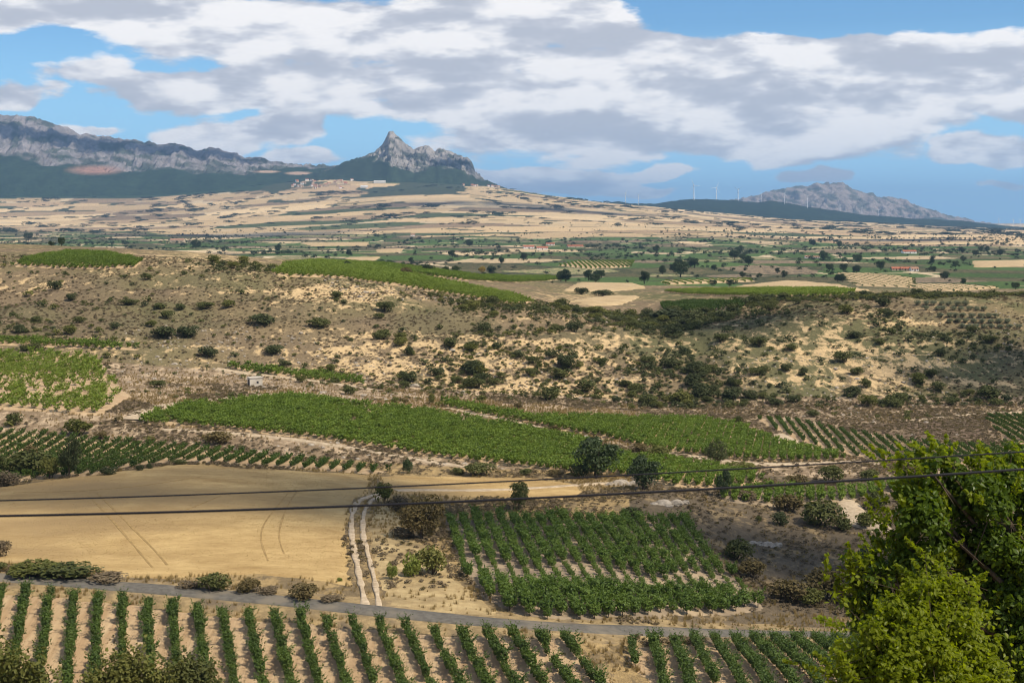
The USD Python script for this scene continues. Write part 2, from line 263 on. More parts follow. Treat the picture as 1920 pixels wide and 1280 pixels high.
def sheet_mesh(poly, lift, step):
    b = np.array(poly.exterior.segmentize(step).coords)[:-1]
    x0, y0, x1, y1 = poly.bounds
    gx, gy = np.meshgrid(np.arange(x0, x1, step), np.arange(y0, y1, step)); g = np.stack([gx.ravel(), gy.ravel()], 1)
    g = g[shapely.contains_xy(poly.buffer(-step * .35), g[:, 0], g[:, 1])]
    b = b + np.stack([fbm(b[:, 0], b[:, 1], step * 2, 2, 7), fbm(b[:, 0], b[:, 1], step * 2, 2, 8)], 1) * step * .7
    p = np.vstack([b, g]); t = Delaunay(p).simplices; c = p[t].mean(1)
    t = t[shapely.contains_xy(poly.buffer(step * .3), c[:, 0], c[:, 1])]
    a = p[t]; ar = (a[:, 1, 0] - a[:, 0, 0]) * (a[:, 2, 1] - a[:, 0, 1]) - (a[:, 2, 0] - a[:, 0, 0]) * (a[:, 1, 1] - a[:, 0, 1])
    t[ar < 0] = t[ar < 0][:, ::-1]
    up = np.concatenate([np.full(len(b), -lift * .6), np.full(len(g), lift)])                     # the rim dips into the ground
    return np.column_stack([p, H(p[:, 0], p[:, 1]) + up]), t
def sheet(name, px, m, lift=.1, step=1.6, dmin=125.0, seed=0, wob=.25):
    poly = world_poly(px, dmin, wob, seed); d = poly.centroid.y
    return poly, top(name, sheet_mesh(poly, lift * min(3.0, max(1, d / 300)), step * max(1, d / 330)), m, kind='structure', smooth=True)
def ribbon_line(px, step=8):
    w = np.array([sight(x, y) for x, y in dense(px, False, step)])
    w = np.stack([gaussian_filter1d(w[:, k], 2.5, mode='nearest') for k in (0, 1)], 1)
    return w
def ribbon(w, half, lift, cols=4, jag=0, seed=0):
    t = np.gradient(w, axis=0); t /= np.linalg.norm(t, axis=1, keepdims=True); nrm = np.stack([t[:, 1], -t[:, 0]], 1)
    s = np.concatenate([[-1], np.linspace(-.9, .9, cols + 1), [1]]); cols += 2; hw = half * (1 + jag * 2 * fbm(w[:, 0], w[:, 1], 3, 2, seed))
    p = w[:, None] + nrm[:, None] * (s[None, :, None] * hw[:, None, None])
    v = np.concatenate([p, (H(p[..., 0], p[..., 1]) + lift * np.where(np.abs(s) > .95, -.6, 1))[..., None]], -1).reshape(-1, 3)
    n = cols + 1; i, j = np.meshgrid(np.arange(len(w) - 1), np.arange(cols), indexing='ij')
    q = np.stack([i * n + j, i * n + j + 1, (i + 1) * n + j + 1, (i + 1) * n + j], -1).reshape(-1, 4)
    f = np.vstack([q[:, [0, 1, 2]], q[:, [0, 2, 3]]])
    if np.cross(v[f[0, 1]] - v[f[0, 0]], v[f[0, 2]] - v[f[0, 0]])[2] < 0: f = f[:, ::-1]
    return v, f

# ------------------------------------------------------------------ ground: one sheet all round, coloured by what grows on it
def terrain():
    azd = np.concatenate([np.linspace(-180, -45, 19)[:-1], np.linspace(-45, -23, 23)[:-1], np.degrees(np.arctan(np.linspace(-math.tan(math.radians(23)), math.tan(math.radians(23)), 720))), np.linspace(23, 45, 23)[1:], np.linspace(45, 180, 19)[1:-1]])
    ds = np.concatenate([[.02], np.exp(np.linspace(math.log(1), math.log(118), 40))[:-1], np.exp(np.linspace(math.log(118), math.log(1100), 400))[:-1], np.exp(np.linspace(math.log(1100), math.log(9500), 270))[:-1], np.exp(np.linspace(math.log(9500), math.log(70000), 24))])
    az = np.radians(azd); A, D = np.meshgrid(az, ds, indexing='ij')
    R = np.where(np.abs(A) < .62, D / np.maximum(np.cos(A), .1), D / math.cos(.62))
    X, Y = R * np.sin(A), R * np.cos(A); Z = H(X, Y)
    na, nd = A.shape; i, j = np.meshgrid(np.arange(na), np.arange(nd - 1), indexing='ij'); k = (i + 1) % na
    q = np.stack([i * nd + j, k * nd + j, k * nd + j + 1, i * nd + j + 1], -1).reshape(-1, 4)
    f = np.vstack([q[:, [0, 2, 1]], q[:, [0, 3, 2]]])
    return np.stack([X, Y, Z], -1).reshape(-1, 3), f, D.ravel()
TV, TF, TD = terrain()
TX, TY = TV[:, 0], TV[:, 1]
TU = np.where(TY > 1, TX / np.maximum(TY, 1) * FPX + CX, 0); TP = np.where(TY > 1, HY - TV[:, 2] / np.maximum(TY, 1) * FPX, 2000)
C1 = np.empty((len(TV), 3)); C2 = np.empty((len(TV), 3)); AM = np.zeros(len(TV))
def setz(mask, c1, c2, a):
    C1[mask], C2[mask], AM[mask] = c1, c2, a
TAN, HEATH, DRY, OLIVEG = (.49, .35, .185), (.165, .122, .074), (.32, .225, .105), (.125, .115, .050)
setz(np.ones(len(TV), bool), DRY, (.17, .125, .07), .45)                                      # valley floor: dry grass
hill = (TD > 380) & (TD < 1000)
setz(hill, HEATH, TAN, .24)
_w = ramp(fbm(TX, TY, 60, 4, 12), -.06, .10)[:, None]; _w2 = ramp(fbm(TX, TY, 36, 4, 13), .0, .16)[:, None]
C1[hill] = (np.array(HEATH) * (1 - _w) + np.array((.150, .125, .062)) * _w)[hill]; C1[hill] = (C1 * (1 - .4 * _w2) + np.array((.24, .175, .095)) * .4 * _w2)[hill]
_w3 = ramp(fbm(TX, TY, 26, 4, 14), -.01, .10)[:, None] * np.where(TU > 1180, .75, .40)[:, None]; C1[hill] = (C1 * (1 - _w3) + np.array((.105, .105, .046)) * _w3)[hill]      # low green scrub
# drier, stonier parts of the hillsides
def blob(x, y, w, h, dmin=0, dmax=1e9):
    return np.clip(1.6 - 1.6 * np.hypot((TU - x) / w, (TP - y) / h), 0, 1) * ((TD > dmin) & (TD < dmax))
for x, y, w, h, k in [(850, 690, 420, 75, .30), (640, 550, 190, 24, .42), (1150, 640, 160, 45, .16), (1620, 690, 330, 70, .26), (1640, 600, 160, 30, .18), (1000, 750, 260, 30, .35), (430, 690, 140, 30, .10), (60, 540, 140, 28, .14), (380, 480, 190, 22, .18), (1080, 560, 120, 18, .2), (700, 640, 130, 30, .12), (1500, 640, 160, 30, .14), (310, 700, 110, 22, .3), (420, 735, 160, 16, .3)]:
    AM += blob(x, y, w, h, 330, 1000) * k
for x, y, w, h, k in [(800, 600, 220, 28, .30), (300, 590, 330, 50, .10), (1640, 820, 190, 30, .28), (1800, 650, 160, 110, .12), (120, 580, 260, 46, .14), (1480, 740, 260, 24, .08)]:
    AM -= blob(x, y, w, h, 330, 1000) * k
_ph = np.sin(TV[:, 2] * 1.5 + 5 * fbm(TX, TY, 55, 2, 6) + 1.2); AM += np.where(hill & (TD < 545), .30 * ramp(_ph, .62, .95) * ramp(fbm(TX, TY, 34, 3, 19), -.02, .08), 0)   # eroded terrace banks
# banks between the valley fields
bank = (TD > 255) & (TD < 385); setz(bank & (TD > 262), (.215, .155, .095), (.43, .32, .205), .42)
rough = (TD > 165) & (TD < 270) & (TU > 1180); setz(rough, (.125, .096, .062), (.25, .18, .095), .28)
g = np.clip(AM, .02, .98); AM = g
# the plain: a quilt of vineyards, scrub and stubble, turning to pale corn land where it climbs
def quilt():
    rng = np.random.default_rng(5); m = TD > 940
    X, Y = TX[m], TY[m]
    wx, wy = X + 90 * fbm(X, Y, 260, 3, 7), Y + 160 * fbm(X, Y, 300, 3, 8)
    bx = np.array([-400, 0, 250, 480, 700, 1000, 1250, 1480, 1700, 1920, 2400]); by = np.array([3500, 4300, 4500, 3850, 3600, 3350, 3300, 3150, 2800, 2550, 2300])
    U = np.clip(TU[m], -400, 2400)
    lim = np.interp(U, bx, by) + 900 * fbm(X, Y, 500, 3, 9)
    t = (TD[m] - lim)
    out1 = np.empty((m.sum(), 3)); out2 = np.empty_like(out1); am = np.empty(m.sum())
    for far in (False, True):
        s = (t > 0) == far
        cell = (95, 150) if not far else (430, 260)
        n = 60000 if not far else 14000
        pts = np.column_stack([rng.uniform(-4200, 4200, n), rng.uniform(850, 12000, n)])
        key = np.unique(np.floor(pts / cell).astype(int), axis=0, return_index=True)[1]; pts = pts[key] / cell
        tree = cKDTree(pts); dist, idx = tree.query(np.column_stack([wx[s], wy[s]]) / cell, k=2)
        kind = rng.random(len(pts))[idx[:, 0]]; tone = rng.random(len(pts))[idx[:, 0]][:, None]
        if not far:
            cs = [(.00, (.050, .085, .026), (.075, .115, .036), .5), (.50, (.070, .075, .034), (.17, .125, .075), .4), (.70, (.115, .092, .062), (.27, .20, .125), .45), (.86, (.40, .30, .175), (.47, .36, .22), .5), (.92, (.10, .13, .045), (.33, .26, .15), .5)]
        else:
            cs = [(.00, (.42, .30, .165), (.48, .35, .195), .5), (.40, (.48, .355, .20), (.52, .385, .22), .5), (.66, (.31, .215, .125), (.40, .285, .165), .5), (.82, (.17, .125, .078), (.27, .19, .115), .5), (.94, (.06, .080, .035), (.11, .115, .05), .4)]
        o1, o2, a = np.empty((s.sum(), 3)), np.empty((s.sum(), 3)), np.empty(s.sum())
        for k, c1, c2, am_ in cs:
            w = kind >= k; o1[w], o2[w], a[w] = np.array(c1) * (.8 + .4 * tone[w]), np.array(c2) * (.85 + .3 * tone[w]), am_
        edge = (dist[:, 1] - dist[:, 0]); hedge = fbm(X[s], Y[s], 120, 2, 11 + far)
        e = (edge < (.10 if far else .16)) & (hedge > (.06 if far else -.02))
        o1[e], o2[e], a[e] = (.048, .055, .028), (.12, .105, .055), .35
        e = (edge < .09) & (hedge < -.10); o1[e], o2[e], a[e] = (.44, .34, .21), (.5, .4, .26), .5
        out1[s], out2[s], am[s] = o1, o2, a
    C1[m], C2[m], AM[m] = out1, out2, am
    # wooded slopes under the ridge and scrub on the lap of the peak
    w = m & (TD > 6900) & (TU < 560) & (TP < 372 + np.interp(TU, [-400, 0, 250, 480, 560], [2, 0, 0, -14, -26]))
    setz(w, (.026, .046, .024), (.045, .066, .032), .4)
    w2 = m & (TD > 6600) & (fbm(TX, TY * .6, 420, 4, 17) > .060 - .11 * np.exp(-((TU - 660) / 170) ** 2) + .25 * ramp(520 - TU, 0, 140)) & (TU > 340) & (TU < 1300)
    setz(w2, (.040, .054, .030), (.10, .09, .05), .35)
    return None
quilt()
def attr_ground(name):
    n = {"a1": ("attribute", {"attribute": "col"}), "a2": ("attribute", {"attribute": "col2"}), "am": ("attribute", {"attribute": "amt"}), "g": ("geometry", {}),
         "d": ("vector_math", {"math_type": "length"}), "mp": ("mapping", {"scale": (1, .6, 1.0)}),
         "n1": ("noise_texture", {"scale": .24, "detail": 7.0, "roughness": .72, "distortion": .3}), "th": ("math", {"math_type": "add"}),
         "st": ("map_range", {"range_type": "smoothstep", "from_min": .86, "from_max": 1.14, "to_min": 0.0, "to_max": 1.0, "clamp": True}), "mx": ("mix_color", {}),
         "n2": ("noise_texture", {"scale": .9, "detail": 5.0, "roughness": .7}), "v2": ("map_range", {"from_min": .3, "from_max": .7, "to_min": .72, "to_max": 1.25, "clamp": True}),
         "vm": ("mix_color", {"blend_type": "multiply", "fac": 1.0, "use_clamp": False}), "vc": ("combine_xyz", {}),
         "n3": ("noise_texture", {"scale": .55, "detail": 6.0, "roughness": .75}), "b": ("bump", {"distance": .55, "strength": .9}), "p": ("principled_bsdf", {"roughness": 1.0, "specular_ior_level": .05})}
    l = [("g.position", "mp.vector"), ("mp.vector", "n1.vector"), ("n1.fac", "sp.value"), ("sp.result", "th.value1"), ("am.fac", "th.value2"), ("th.value", "st.value"), ("st.result", "mx.fac"), ("a1.color", "mx.a"), ("a2.color", "mx.b"),
         ("mp.vector", "n2.vector"), ("n2.fac", "v2.value"), ("v2.result", "vc.x"), ("v2.result", "vc.y"), ("v2.result", "vc.z"), ("mx.result", "vm.a"), ("vc.vector", "vm.b"), ("vm.result", "p.base_color"),
         ("mp.vector", "n3.vector"), ("n3.fac", "b.height"), ("b.normal", "p.normal")]
    n["sp"] = ("map_range", {"from_min": .32, "from_max": .68, "to_min": 0.0, "to_max": 1.0, "clamp": True})
    del n["d"]
    return usdkit.material(stage, f'/World/Looks/{name}', n, l, surface="p.BSDF")
M['ground'] = attr_ground('ground_cover')
def colours(o, **kw):
    api = UsdGeom.PrimvarsAPI(o)
    for k, v in kw.items():
        if np.ndim(v) == 2: api.CreatePrimvar(k, Sdf.ValueTypeNames.Color3fArray, "vertex").Set(Vt.Vec3fArray.FromNumpy(np.asarray(v, np.float32)))
        else: api.CreatePrimvar(k, Sdf.ValueTypeNames.FloatArray, "vertex").Set(Vt.FloatArray.FromNumpy(np.asarray(v, np.float32)))
o = top('ground', (TV, TF), M['ground'], kind='structure', smooth=True); colours(o, col=C1, col2=C2, amt=AM)

# ------------------------------------------------------------------ mountains
def interp_line(pts, xs):
    a = np.array(pts, float); return np.interp(xs, a[:, 0], a[:, 1])
def mountain(name, sil, x0, x1, dx, d_foot, d_ridge, y_foot, rockline, rough, seed, rock, wood, power=1.0, bulge=0.0, facet=1.0):
    """A range: from a wooded foot up to the crest (its outline seen from the valley) and down its far side. rockline: share of the height above which bare rock shows."""
    xs = np.arange(x0, x1 + dx * .999, dx); nt, nb = 150, 22
    t = np.concatenate([np.linspace(0, 1, nt), 1 + np.linspace(0, 1, nb)[1:]])
    U, T = np.meshgrid((xs - CX) / FPX, t, indexing='ij'); XS = np.meshgrid(xs, t, indexing='ij')[0]
    ysil = interp_line(sil, xs)[:, None]; yf = (interp_line(y_foot, xs) if np.ndim(y_foot) else np.full(len(xs), y_foot))[:, None]
    zr = (HY - ysil) / FPX * d_ridge; zf = (HY - yf) / FPX * d_foot - 25
    D = np.where(T <= 1, d_foot + (d_ridge - d_foot) * T, d_ridge + (T - 1) * (d_ridge - d_foot) * .9)
    prof = np.where(T <= 1, np.clip(T, 0, 1) ** power, 1 - (T - 1) ** 1.2)
    Z = zf + (zr - zf) * prof
    X = U * D; hgt = np.clip(prof, 0, 1)
    fade = np.where(T <= 1, np.sin(np.clip(T, 0, 1) * math.pi) ** .7, np.sin(np.clip(T, 0, 2) * math.pi / 2) * .8); fade = np.clip(np.abs(fade), 0, 1)
    # gullies running down the slope and broken crags above
    gul = np.abs(fbm(X, D * .25, 420 * facet, 4, seed)) * 2
    crag = (np.abs(fbm(X, Z * .45 + D * .2, 95 * facet, 4, seed + 1)) * 2.4 - .4) + .8 * (np.abs(fbm(X, Z * .35 + D * .2, 30 * facet, 3, seed + 5)) * 2.2 - .4)
    rk = ramp(hgt + .42 * fbm(X, D, 230 * facet, 5, seed + 2), (rockline[:, None] if np.ndim(rockline) else rockline) - .05, (rockline[:, None] if np.ndim(rockline) else rockline) + .06)
    Z = Z - fade * (gul * rough * 1.1) + fade * rk * crag * rough * 1.5 + (1 - fade) * (T > .5) * crag * rough * .5
    D2 = D - fade * rk * crag * rough * .8
    v = np.stack([U * D2, D2, Z], -1).reshape(-1, 3)
    nu, n = XS.shape; i, j = np.meshgrid(np.arange(nu - 1), np.arange(n - 1), indexing='ij')
    q = np.stack([i * n + j, (i + 1) * n + j, (i + 1) * n + j + 1, i * n + j + 1], -1).reshape(-1, 4); f = np.vstack([q[:, [0, 1, 2]], q[:, [0, 2, 3]]])
    # ledges and clefts hold trees: rock only where it is steep and high
    ns = fbm(X + Z * .6, Z * 1.6 + D * .2, 60 * facet, 6, seed + 3)
    w = np.clip(rk * 1.1 - ramp(ns, .0, .09) * rk * .85, 0, 1).reshape(-1, 1)
    tone = (1 + 1.0 * fbm(X, Z * .5 + D * .1, 40 * facet, 6, seed + 4)).reshape(-1, 1)
    c = (np.array(wood) * (1 - w) + np.array(rock) * w) * tone
    o = top(name, (v, f), M['mountain'], kind='structure', smooth=True)
    return o, c, XS.reshape(-1), (HY - v[:, 2] / v[:, 1] * FPX)
n = {"a1": ("attribute", {"attribute": "col"}), "g": ("geometry", {}), "n": ("noise_texture", {"scale": .03, "detail": 8.0, "roughness": .72}), "v": ("map_range", {"from_min": .3, "from_max": .7, "to_min": .62, "to_max": 1.35, "clamp": True}),
     "vc": ("combine_xyz", {}), "vm": ("mix_color", {"blend_type": "multiply", "fac": 1.0, "use_clamp": False}), "b": ("bump", {"distance": 22.0, "strength": .9}), "n2": ("noise_texture", {"scale": .018, "detail": 8.0, "roughness": .7}), "p": ("principled_bsdf", {"roughness": 1.0, "specular_ior_level": .05})}
M['mountain'] = usdkit.material(stage, '/World/Looks/mountain_side', n, [("g.position", "n.vector"), ("g.position", "n2.vector"), ("n.fac", "v.value"), ("v.result", "vc.x"), ("v.result", "vc.y"), ("v.result", "vc.z"), ("a1.color", "vm.a"), ("vc.vector", "vm.b"), ("vm.result", "p.base_color"), ("n2.fac", "b.height"), ("b.normal", "p.normal")], surface="p.BSDF")
WOOD, ROCK = (.026, .044, .024), (.215, .195, .195)
SIL_L = [(-700, 235), (-300, 205), (0, 213), (60, 216), (100, 228), (130, 239), (150, 250), (200, 253), (260, 262), (300, 268), (330, 266), (370, 279), (400, 274), (430, 284), (460, 293), (490, 291), (510, 300), (540, 304), (620, 308), (680, 316), (760, 330), (900, 360)]
xs = np.arange(-600, 760 + 2.5 * .999, 2.5)
o, c, px, py = mountain('mountain_ridge', SIL_L, -600, 760, 2.5, 7900, 9300, [(-600, 372), (250, 372), (420, 356), (560, 352), (900, 372)], np.interp(xs, [-600, 0, 150, 330, 480, 540, 800], [.46, .50, .58, .50, .52, .80, .98]), 48, 61, ROCK, WOOD, power=.9)
clear = np.clip(1.5 - 1.5 * np.hypot((px - 178) / 62, (py - 319) / 11), 0, 1)[:, None]; c = c * (1 - clear) + np.array((.30, .17, .125)) * clear
for x, y, w_, h_ in [(500, 322, 30, 3), (560, 325, 30, 4), (610, 328, 40, 4), (640, 338, 40, 5)]:
    clear = np.clip(2 - 2 * np.hypot((px - x) / w_, (py - y) / h_), 0, 1)[:, None]; c = c * (1 - clear) + np.array((.40, .28, .20)) * clear
colours(o, col=c)
SIL_P = [(560, 330), (620, 312), (650, 300), (700, 283), (716, 269), (722, 257), (728, 246), (733, 242), (739, 246), (750, 258), (768, 271), (776, 277), (786, 271), (800, 270), (811, 277), (816, 281), (823, 276), (840, 278), (860, 287), (880, 294), (886, 304), (892, 322), (910, 335), (940, 348), (965, 356), (1000, 367), (1040, 376)]
xs = np.arange(560, 1040 + 1.5 * .999, 1.5)
o, c, px, py = mountain('rocky_peak', SIL_P, 560, 1040, 1.5, 7700, 8600, [(560, 350), (640, 345), (780, 343), (900, 345), (960, 356), (1040, 380)], np.interp(xs, [560, 690, 718, 735, 790, 812, 830, 880, 895, 920, 1040], [1.1, .95, .66, .42, .44, .60, .58, .46, .62, 1.1, 1.2]), 46, 71, (.28, .255, .235), (.030, .046, .026), power=.8, facet=.6)
colours(o, col=c)
SIL_R = [(1200, 420), (1330, 384), (1380, 372), (1400, 367), (1440, 358), (1475, 350), (1498, 344), (1515, 346), (1530, 341), (1550, 341), (1582, 340), (1600, 351), (1620, 359), (1638, 359), (1645, 368), (1665, 365), (1690, 371), (1720, 383), (1760, 395), (1800, 407), (1850, 416), (1900, 425), (1990, 440)]
xs = np.arange(1280, 1997 + 3 * .999, 3.0)
o, c, px, py = mountain('far_mountain', SIL_R, 1280, 1997, 3, 12600, 15000, [(1200, 420), (2000, 428)], np.interp(xs, [1280, 1420, 1470, 1700, 1760, 2000], [1.1, .8, .36, .36, .7, 1.2]), 70, 81, (.225, .185, .165), (.045, .055, .036), power=.85, facet=1.4)
colours(o, col=c)
SIL_W = [(1040, 392), (1140, 379), (1160, 376), (1180, 380), (1230, 381), (1268, 375), (1300, 372), (1360, 374), (1420, 379), (1446, 375), (1470, 379), (1500, 385), (1560, 393), (1620, 402), (1700, 408), (1800, 413), (1900, 424), (2300, 440)]
o, c, px, py = mountain('wooded_hill', SIL_W, 1040, 2300, 5, 8000, 9200, [(1040, 400), (1250, 394), (1450, 406), (1600, 416), (2300, 440)], 1.3, 16, 91, (.3, .25, .2), (.020, .034, .022), power=.8, facet=.8)
colours(o, col=c)
# ------------------------------------------------------------------ road, track and fields of the valley floor
road_w = ribbon_line([(-330, 1062), (-100, 1076), (0, 1084), (160, 1096), (320, 1108), (480, 1123), (640, 1140), (760, 1153), (900, 1167), (1000, 1174), (1100, 1181), (1300, 1188), (1600, 1192), (1920, 1195), (2200, 1197)])
top('verge', ribbon(road_w, 4.6, .10, 8, .25, 5), M['verge'], kind='structure', smooth=True)
FIELDS = {}
def field(key, name, px, m, **k):
    FIELDS[key] = sheet(name, px, M[m], **k)[0]; return FIELDS[key]
field('front_left', 'vineyard_soil', [(-260, 1100), (-60, 1106), (120, 1118), (300, 1138), (480, 1158), (640, 1172), (760, 1182), (860, 1192), (960, 1194), (1075, 1198), (1110, 1235), (1165, 1284), (1200, 1330), (400, 1340), (-300, 1340)], 'soil_rows', lift=.16, wob=.1)
field('front_right', 'vineyard_soil', [(1182, 1209), (1300, 1206), (1450, 1203), (1600, 1203), (1900, 1206), (2150, 1208), (2150, 1330), (1240, 1330), (1200, 1270), (1170, 1235)], 'soil_rows', lift=.16, wob=.1)
field('stubble', 'stubble_field', [(-300, 940), (-100, 920), (0, 912), (120, 897), (240, 882), (330, 871), (400, 872), (480, 880), (560, 883), (700, 890), (690, 925), (662, 942), (652, 990), (655, 1040), (664, 1090), (668, 1108), (600, 1090), (480, 1078), (330, 1085), (250, 1090), (150, 1068), (0, 1058), (-200, 1050)], 'stubble', lift=.14)
field('stubble2', 'stubble_field', [(704, 891), (850, 893), (1000, 897), (1085, 906), (1100, 925), (1060, 940), (960, 936), (850, 932), (740, 926), (712, 918)], 'stubble', lift=.14)
field('grass_right_of_track', 'dry_grass_bank', [(702, 940), (740, 945), (780, 1000), (840, 1040), (870, 1090), (940, 1150), (960, 1165), (850, 1158), (715, 1140), (705, 1090), (692, 1040), (684, 1000)], 'straw_ground', lift=.13)
field('centre', 'vineyard_soil', [(828, 974), (900, 973), (1000, 974), (1150, 974), (1290, 972), (1318, 1010), (1360, 1065), (1425, 1120), (1440, 1142), (1380, 1155), (1250, 1160), (1100, 1167), (1000, 1163), (955, 1150), (900, 1118), (868, 1080), (845, 1030)], 'soil_grey', lift=.16, wob=.15)
top('road', ribbon(road_w, 1.5, .24, 4, .05, 2), M['asphalt'], kind='structure', smooth=True)
for s in (-1, 1):
    pass
for i, pl in enumerate([[(735, 919), (700, 928), (672, 938), (661, 952), (658, 985), (660, 1015), (668, 1045), (672, 1075), (678, 1100), (686, 1142)], [(735, 923), (708, 932), (690, 942), (683, 955), (679, 985), (682, 1015), (690, 1040), (697, 1065), (703, 1090), (712, 1146)]]):
    top('track_rut', ribbon(ribbon_line(pl, 4), .36, .15, 3, .9, i), M['soil_white'], kind='structure', smooth=True)
top('farm_track', ribbon(ribbon_line([(735, 921), (800, 920), (880, 921), (960, 919), (1040, 914), (1110, 908), (1160, 905)], 6), .9, .22, 3, .5, 3), M['soil_white'], kind='structure', smooth=True)
for i, pl in enumerate([[(160, 925), (200, 965), (235, 1005), (265, 1040), (290, 1070)], [(178, 922), (222, 965), (260, 1003), (298, 1040), (318, 1066)], [(545, 920), (520, 950), (492, 985), (485, 1010), (500, 1045), (505, 1060)], [(560, 918), (540, 945), (525, 985), (520, 1010), (535, 1045)], [(20, 925), (150, 922), (260, 913), (380, 895)], [(330, 965), (380, 945), (420, 928)]]):
    top('wheel_mark', ribbon(ribbon_line(pl, 6), .13, .17, 1, .8, i), M['rut'], kind='structure')
field('strip', 'vineyard_soil', [(-250, 800), (-60, 806), (60, 812), (200, 828), (330, 838), (480, 852), (620, 870), (745, 885), (700, 889), (560, 880), (400, 869), (330, 868), (240, 880), (170, 892), (0, 905), (-250, 900)], 'soil', lift=.18)
field('big', 'vineyard_soil', [(258, 793), (285, 778), (330, 766), (420, 756), (540, 746), (640, 757), (800, 776), (960, 802), (1100, 832), (1180, 856), (1260, 868), (1340, 878), (1430, 900), (1380, 918), (1270, 914), (1170, 893), (1060, 885), (900, 868), (750, 848), (600, 824), (400, 804)], 'soil', lift=.2)
field('upper', 'vineyard_soil', [(965, 785), (1060, 785), (1180, 788), (1330, 790), (1400, 806), (1460, 832), (1540, 850), (1600, 862), (1520, 866), (1430, 866), (1330, 857), (1240, 846), (1130, 822), (1020, 800)], 'soil', lift=.2)
field('rows_right', 'vineyard_soil', [(1415, 784), (1500, 790), (1620, 815), (1740, 832), (1860, 838), (1960, 842), (1990, 880), (1850, 878), (1740, 866), (1640, 866), (1560, 848), (1500, 828), (1440, 803)], 'soil', lift=.2, wob=.15)
field('far_right', 'vineyard_soil', [(1842, 782), (1960, 778), (2150, 776), (2150, 832), (1960, 838), (1880, 832)], 'soil', lift=.2, wob=.15)
field('low_right', 'vineyard_soil', [(1340, 925), (1420, 918), (1560, 922), (1700, 905), (1720, 912), (1640, 935), (1560, 945), (1450, 950), (1360, 942)], 'soil_grey', lift=.2)
field('hill_left', 'vineyard_soil', [(-250, 655), (0, 660), (120, 664), (178, 676), (200, 700), (230, 730), (252, 745), (215, 768), (190, 780), (100, 772), (0, 768), (-250, 760)], 'soil', lift=.2)
field('fallow', 'fallow_field', [(1560, 800), (1660, 795), (1760, 788), (1838, 782), (1850, 815), (1860, 832), (1740, 828), (1640, 812)], 'fallow', lift=.2)
field('bare', 'bare_ground', [(1440, 816), (1470, 812), (1500, 826), (1505, 838), (1470, 832), (1445, 826)], 'soil_white', lift=.26)
field('quarry', 'bare_ground', [(1560, 932), (1600, 928), (1612, 945), (1640, 968), (1665, 985), (1690, 1000), (1640, 1000), (1590, 985), (1575, 955)], 'soil_white', lift=.25)
top('farm_track', ribbon(ribbon_line([(1180, 835), (1280, 855), (1360, 866), (1440, 872), (1530, 870), (1600, 866), (1660, 872)], 6), 1.3, .3, 3, .4, 4), M['soil_white'], kind='structure', smooth=True)
top('farm_track', ribbon(ribbon_line([(240, 792), (262, 776), (300, 764), (360, 755), (430, 748), (520, 740)], 6), 2.2, .28, 3, .4, 6), M['soil_white'], kind='structure', smooth=True)
top('farm_track', ribbon(ribbon_line([(300, 806), (420, 812), (560, 826), (680, 845), (800, 866), (900, 880)], 6), .8, .28, 3, .4, 7), M['soil_white'], kind='structure', smooth=True)
top('farm_track', ribbon(ribbon_line([(400, 692), (470, 702), (560, 712), (640, 722), (720, 735)], 6), 1.3, .3, 3, .5, 8), M['soil_white'], kind='structure', smooth=True)
top('farm_track', ribbon(ribbon_line([(830, 765), (900, 778), (980, 795), (1060, 815), (1110, 830)], 6), 1.2, .3, 3, .5, 9), M['soil_white'], kind='structure', smooth=True)
top('farm_track', ribbon(ribbon_line([(1690, 792), (1760, 784), (1840, 776), (1960, 772)], 6), 1.0, .3, 3, .5, 10), M['soil_white'], kind='structure', smooth=True)
# on the hill tops
field('hedge_strip', 'vineyard_soil', [(-60, 636), (60, 640), (160, 645), (260, 652), (285, 660), (200, 657), (80, 650), (-60, 645)], 'soil', lift=.25)
field('tail_strip', 'vineyard_soil', [(822, 755), (860, 762), (920, 772), (985, 784), (1010, 796), (960, 790), (890, 777), (840, 766)], 'soil', lift=.25)
field('thin_strip', 'vineyard_soil', [(400, 684), (480, 690), (580, 702), (680, 716), (700, 726), (640, 720), (560, 711), (470, 700)], 'soil', lift=.25)
field('ridge_left', 'vineyard_soil', [(20, 500), (60, 484), (130, 476), (200, 478), (270, 492), (260, 503), (130, 505)], 'soil', lift=.3)
field('ridge_centre', 'vineyard_soil', [(505, 517), (540, 496), (600, 492), (700, 500), (760, 515), (860, 536), (960, 556), (1000, 569), (960, 572), (860, 556), (740, 536), (640, 522)], 'soil', lift=.3)
field('ridge_back', 'vineyard_soil', [(640, 494), (720, 497), (800, 507), (900, 520), (1030, 519), (1060, 524), (980, 531), (880, 527), (760, 512)], 'soil', lift=.3)
field('plateau', 'vineyard_soil', [(1245, 548), (1330, 545), (1440, 545), (1560, 546), (1610, 550), (1580, 557), (1480, 558), (1380, 556), (1290, 553)], 'soil', lift=.3, dmin=489)
field('dell', 'vineyard_soil', [(1235, 573), (1300, 568), (1395, 570), (1400, 580), (1330, 588), (1240, 584)], 'soil_grey', lift=.3, dmin=489)
field('knoll', 'stubble_field', [(1370, 542), (1420, 532), (1480, 527), (1560, 533), (1630, 545), (1500, 547)], 'pale_stubble', lift=.35, dmin=514)
field('pale1', 'stubble_field', [(1072, 563), (1130, 556), (1200, 556), (1172, 572), (1110, 576)], 'pale_stubble', lift=.35, dmin=514)
field('pale2', 'stubble_field', [(1050, 546), (1080, 531), (1200, 533), (1210, 541), (1150, 547)], 'pale_stubble', lift=.35, dmin=592)
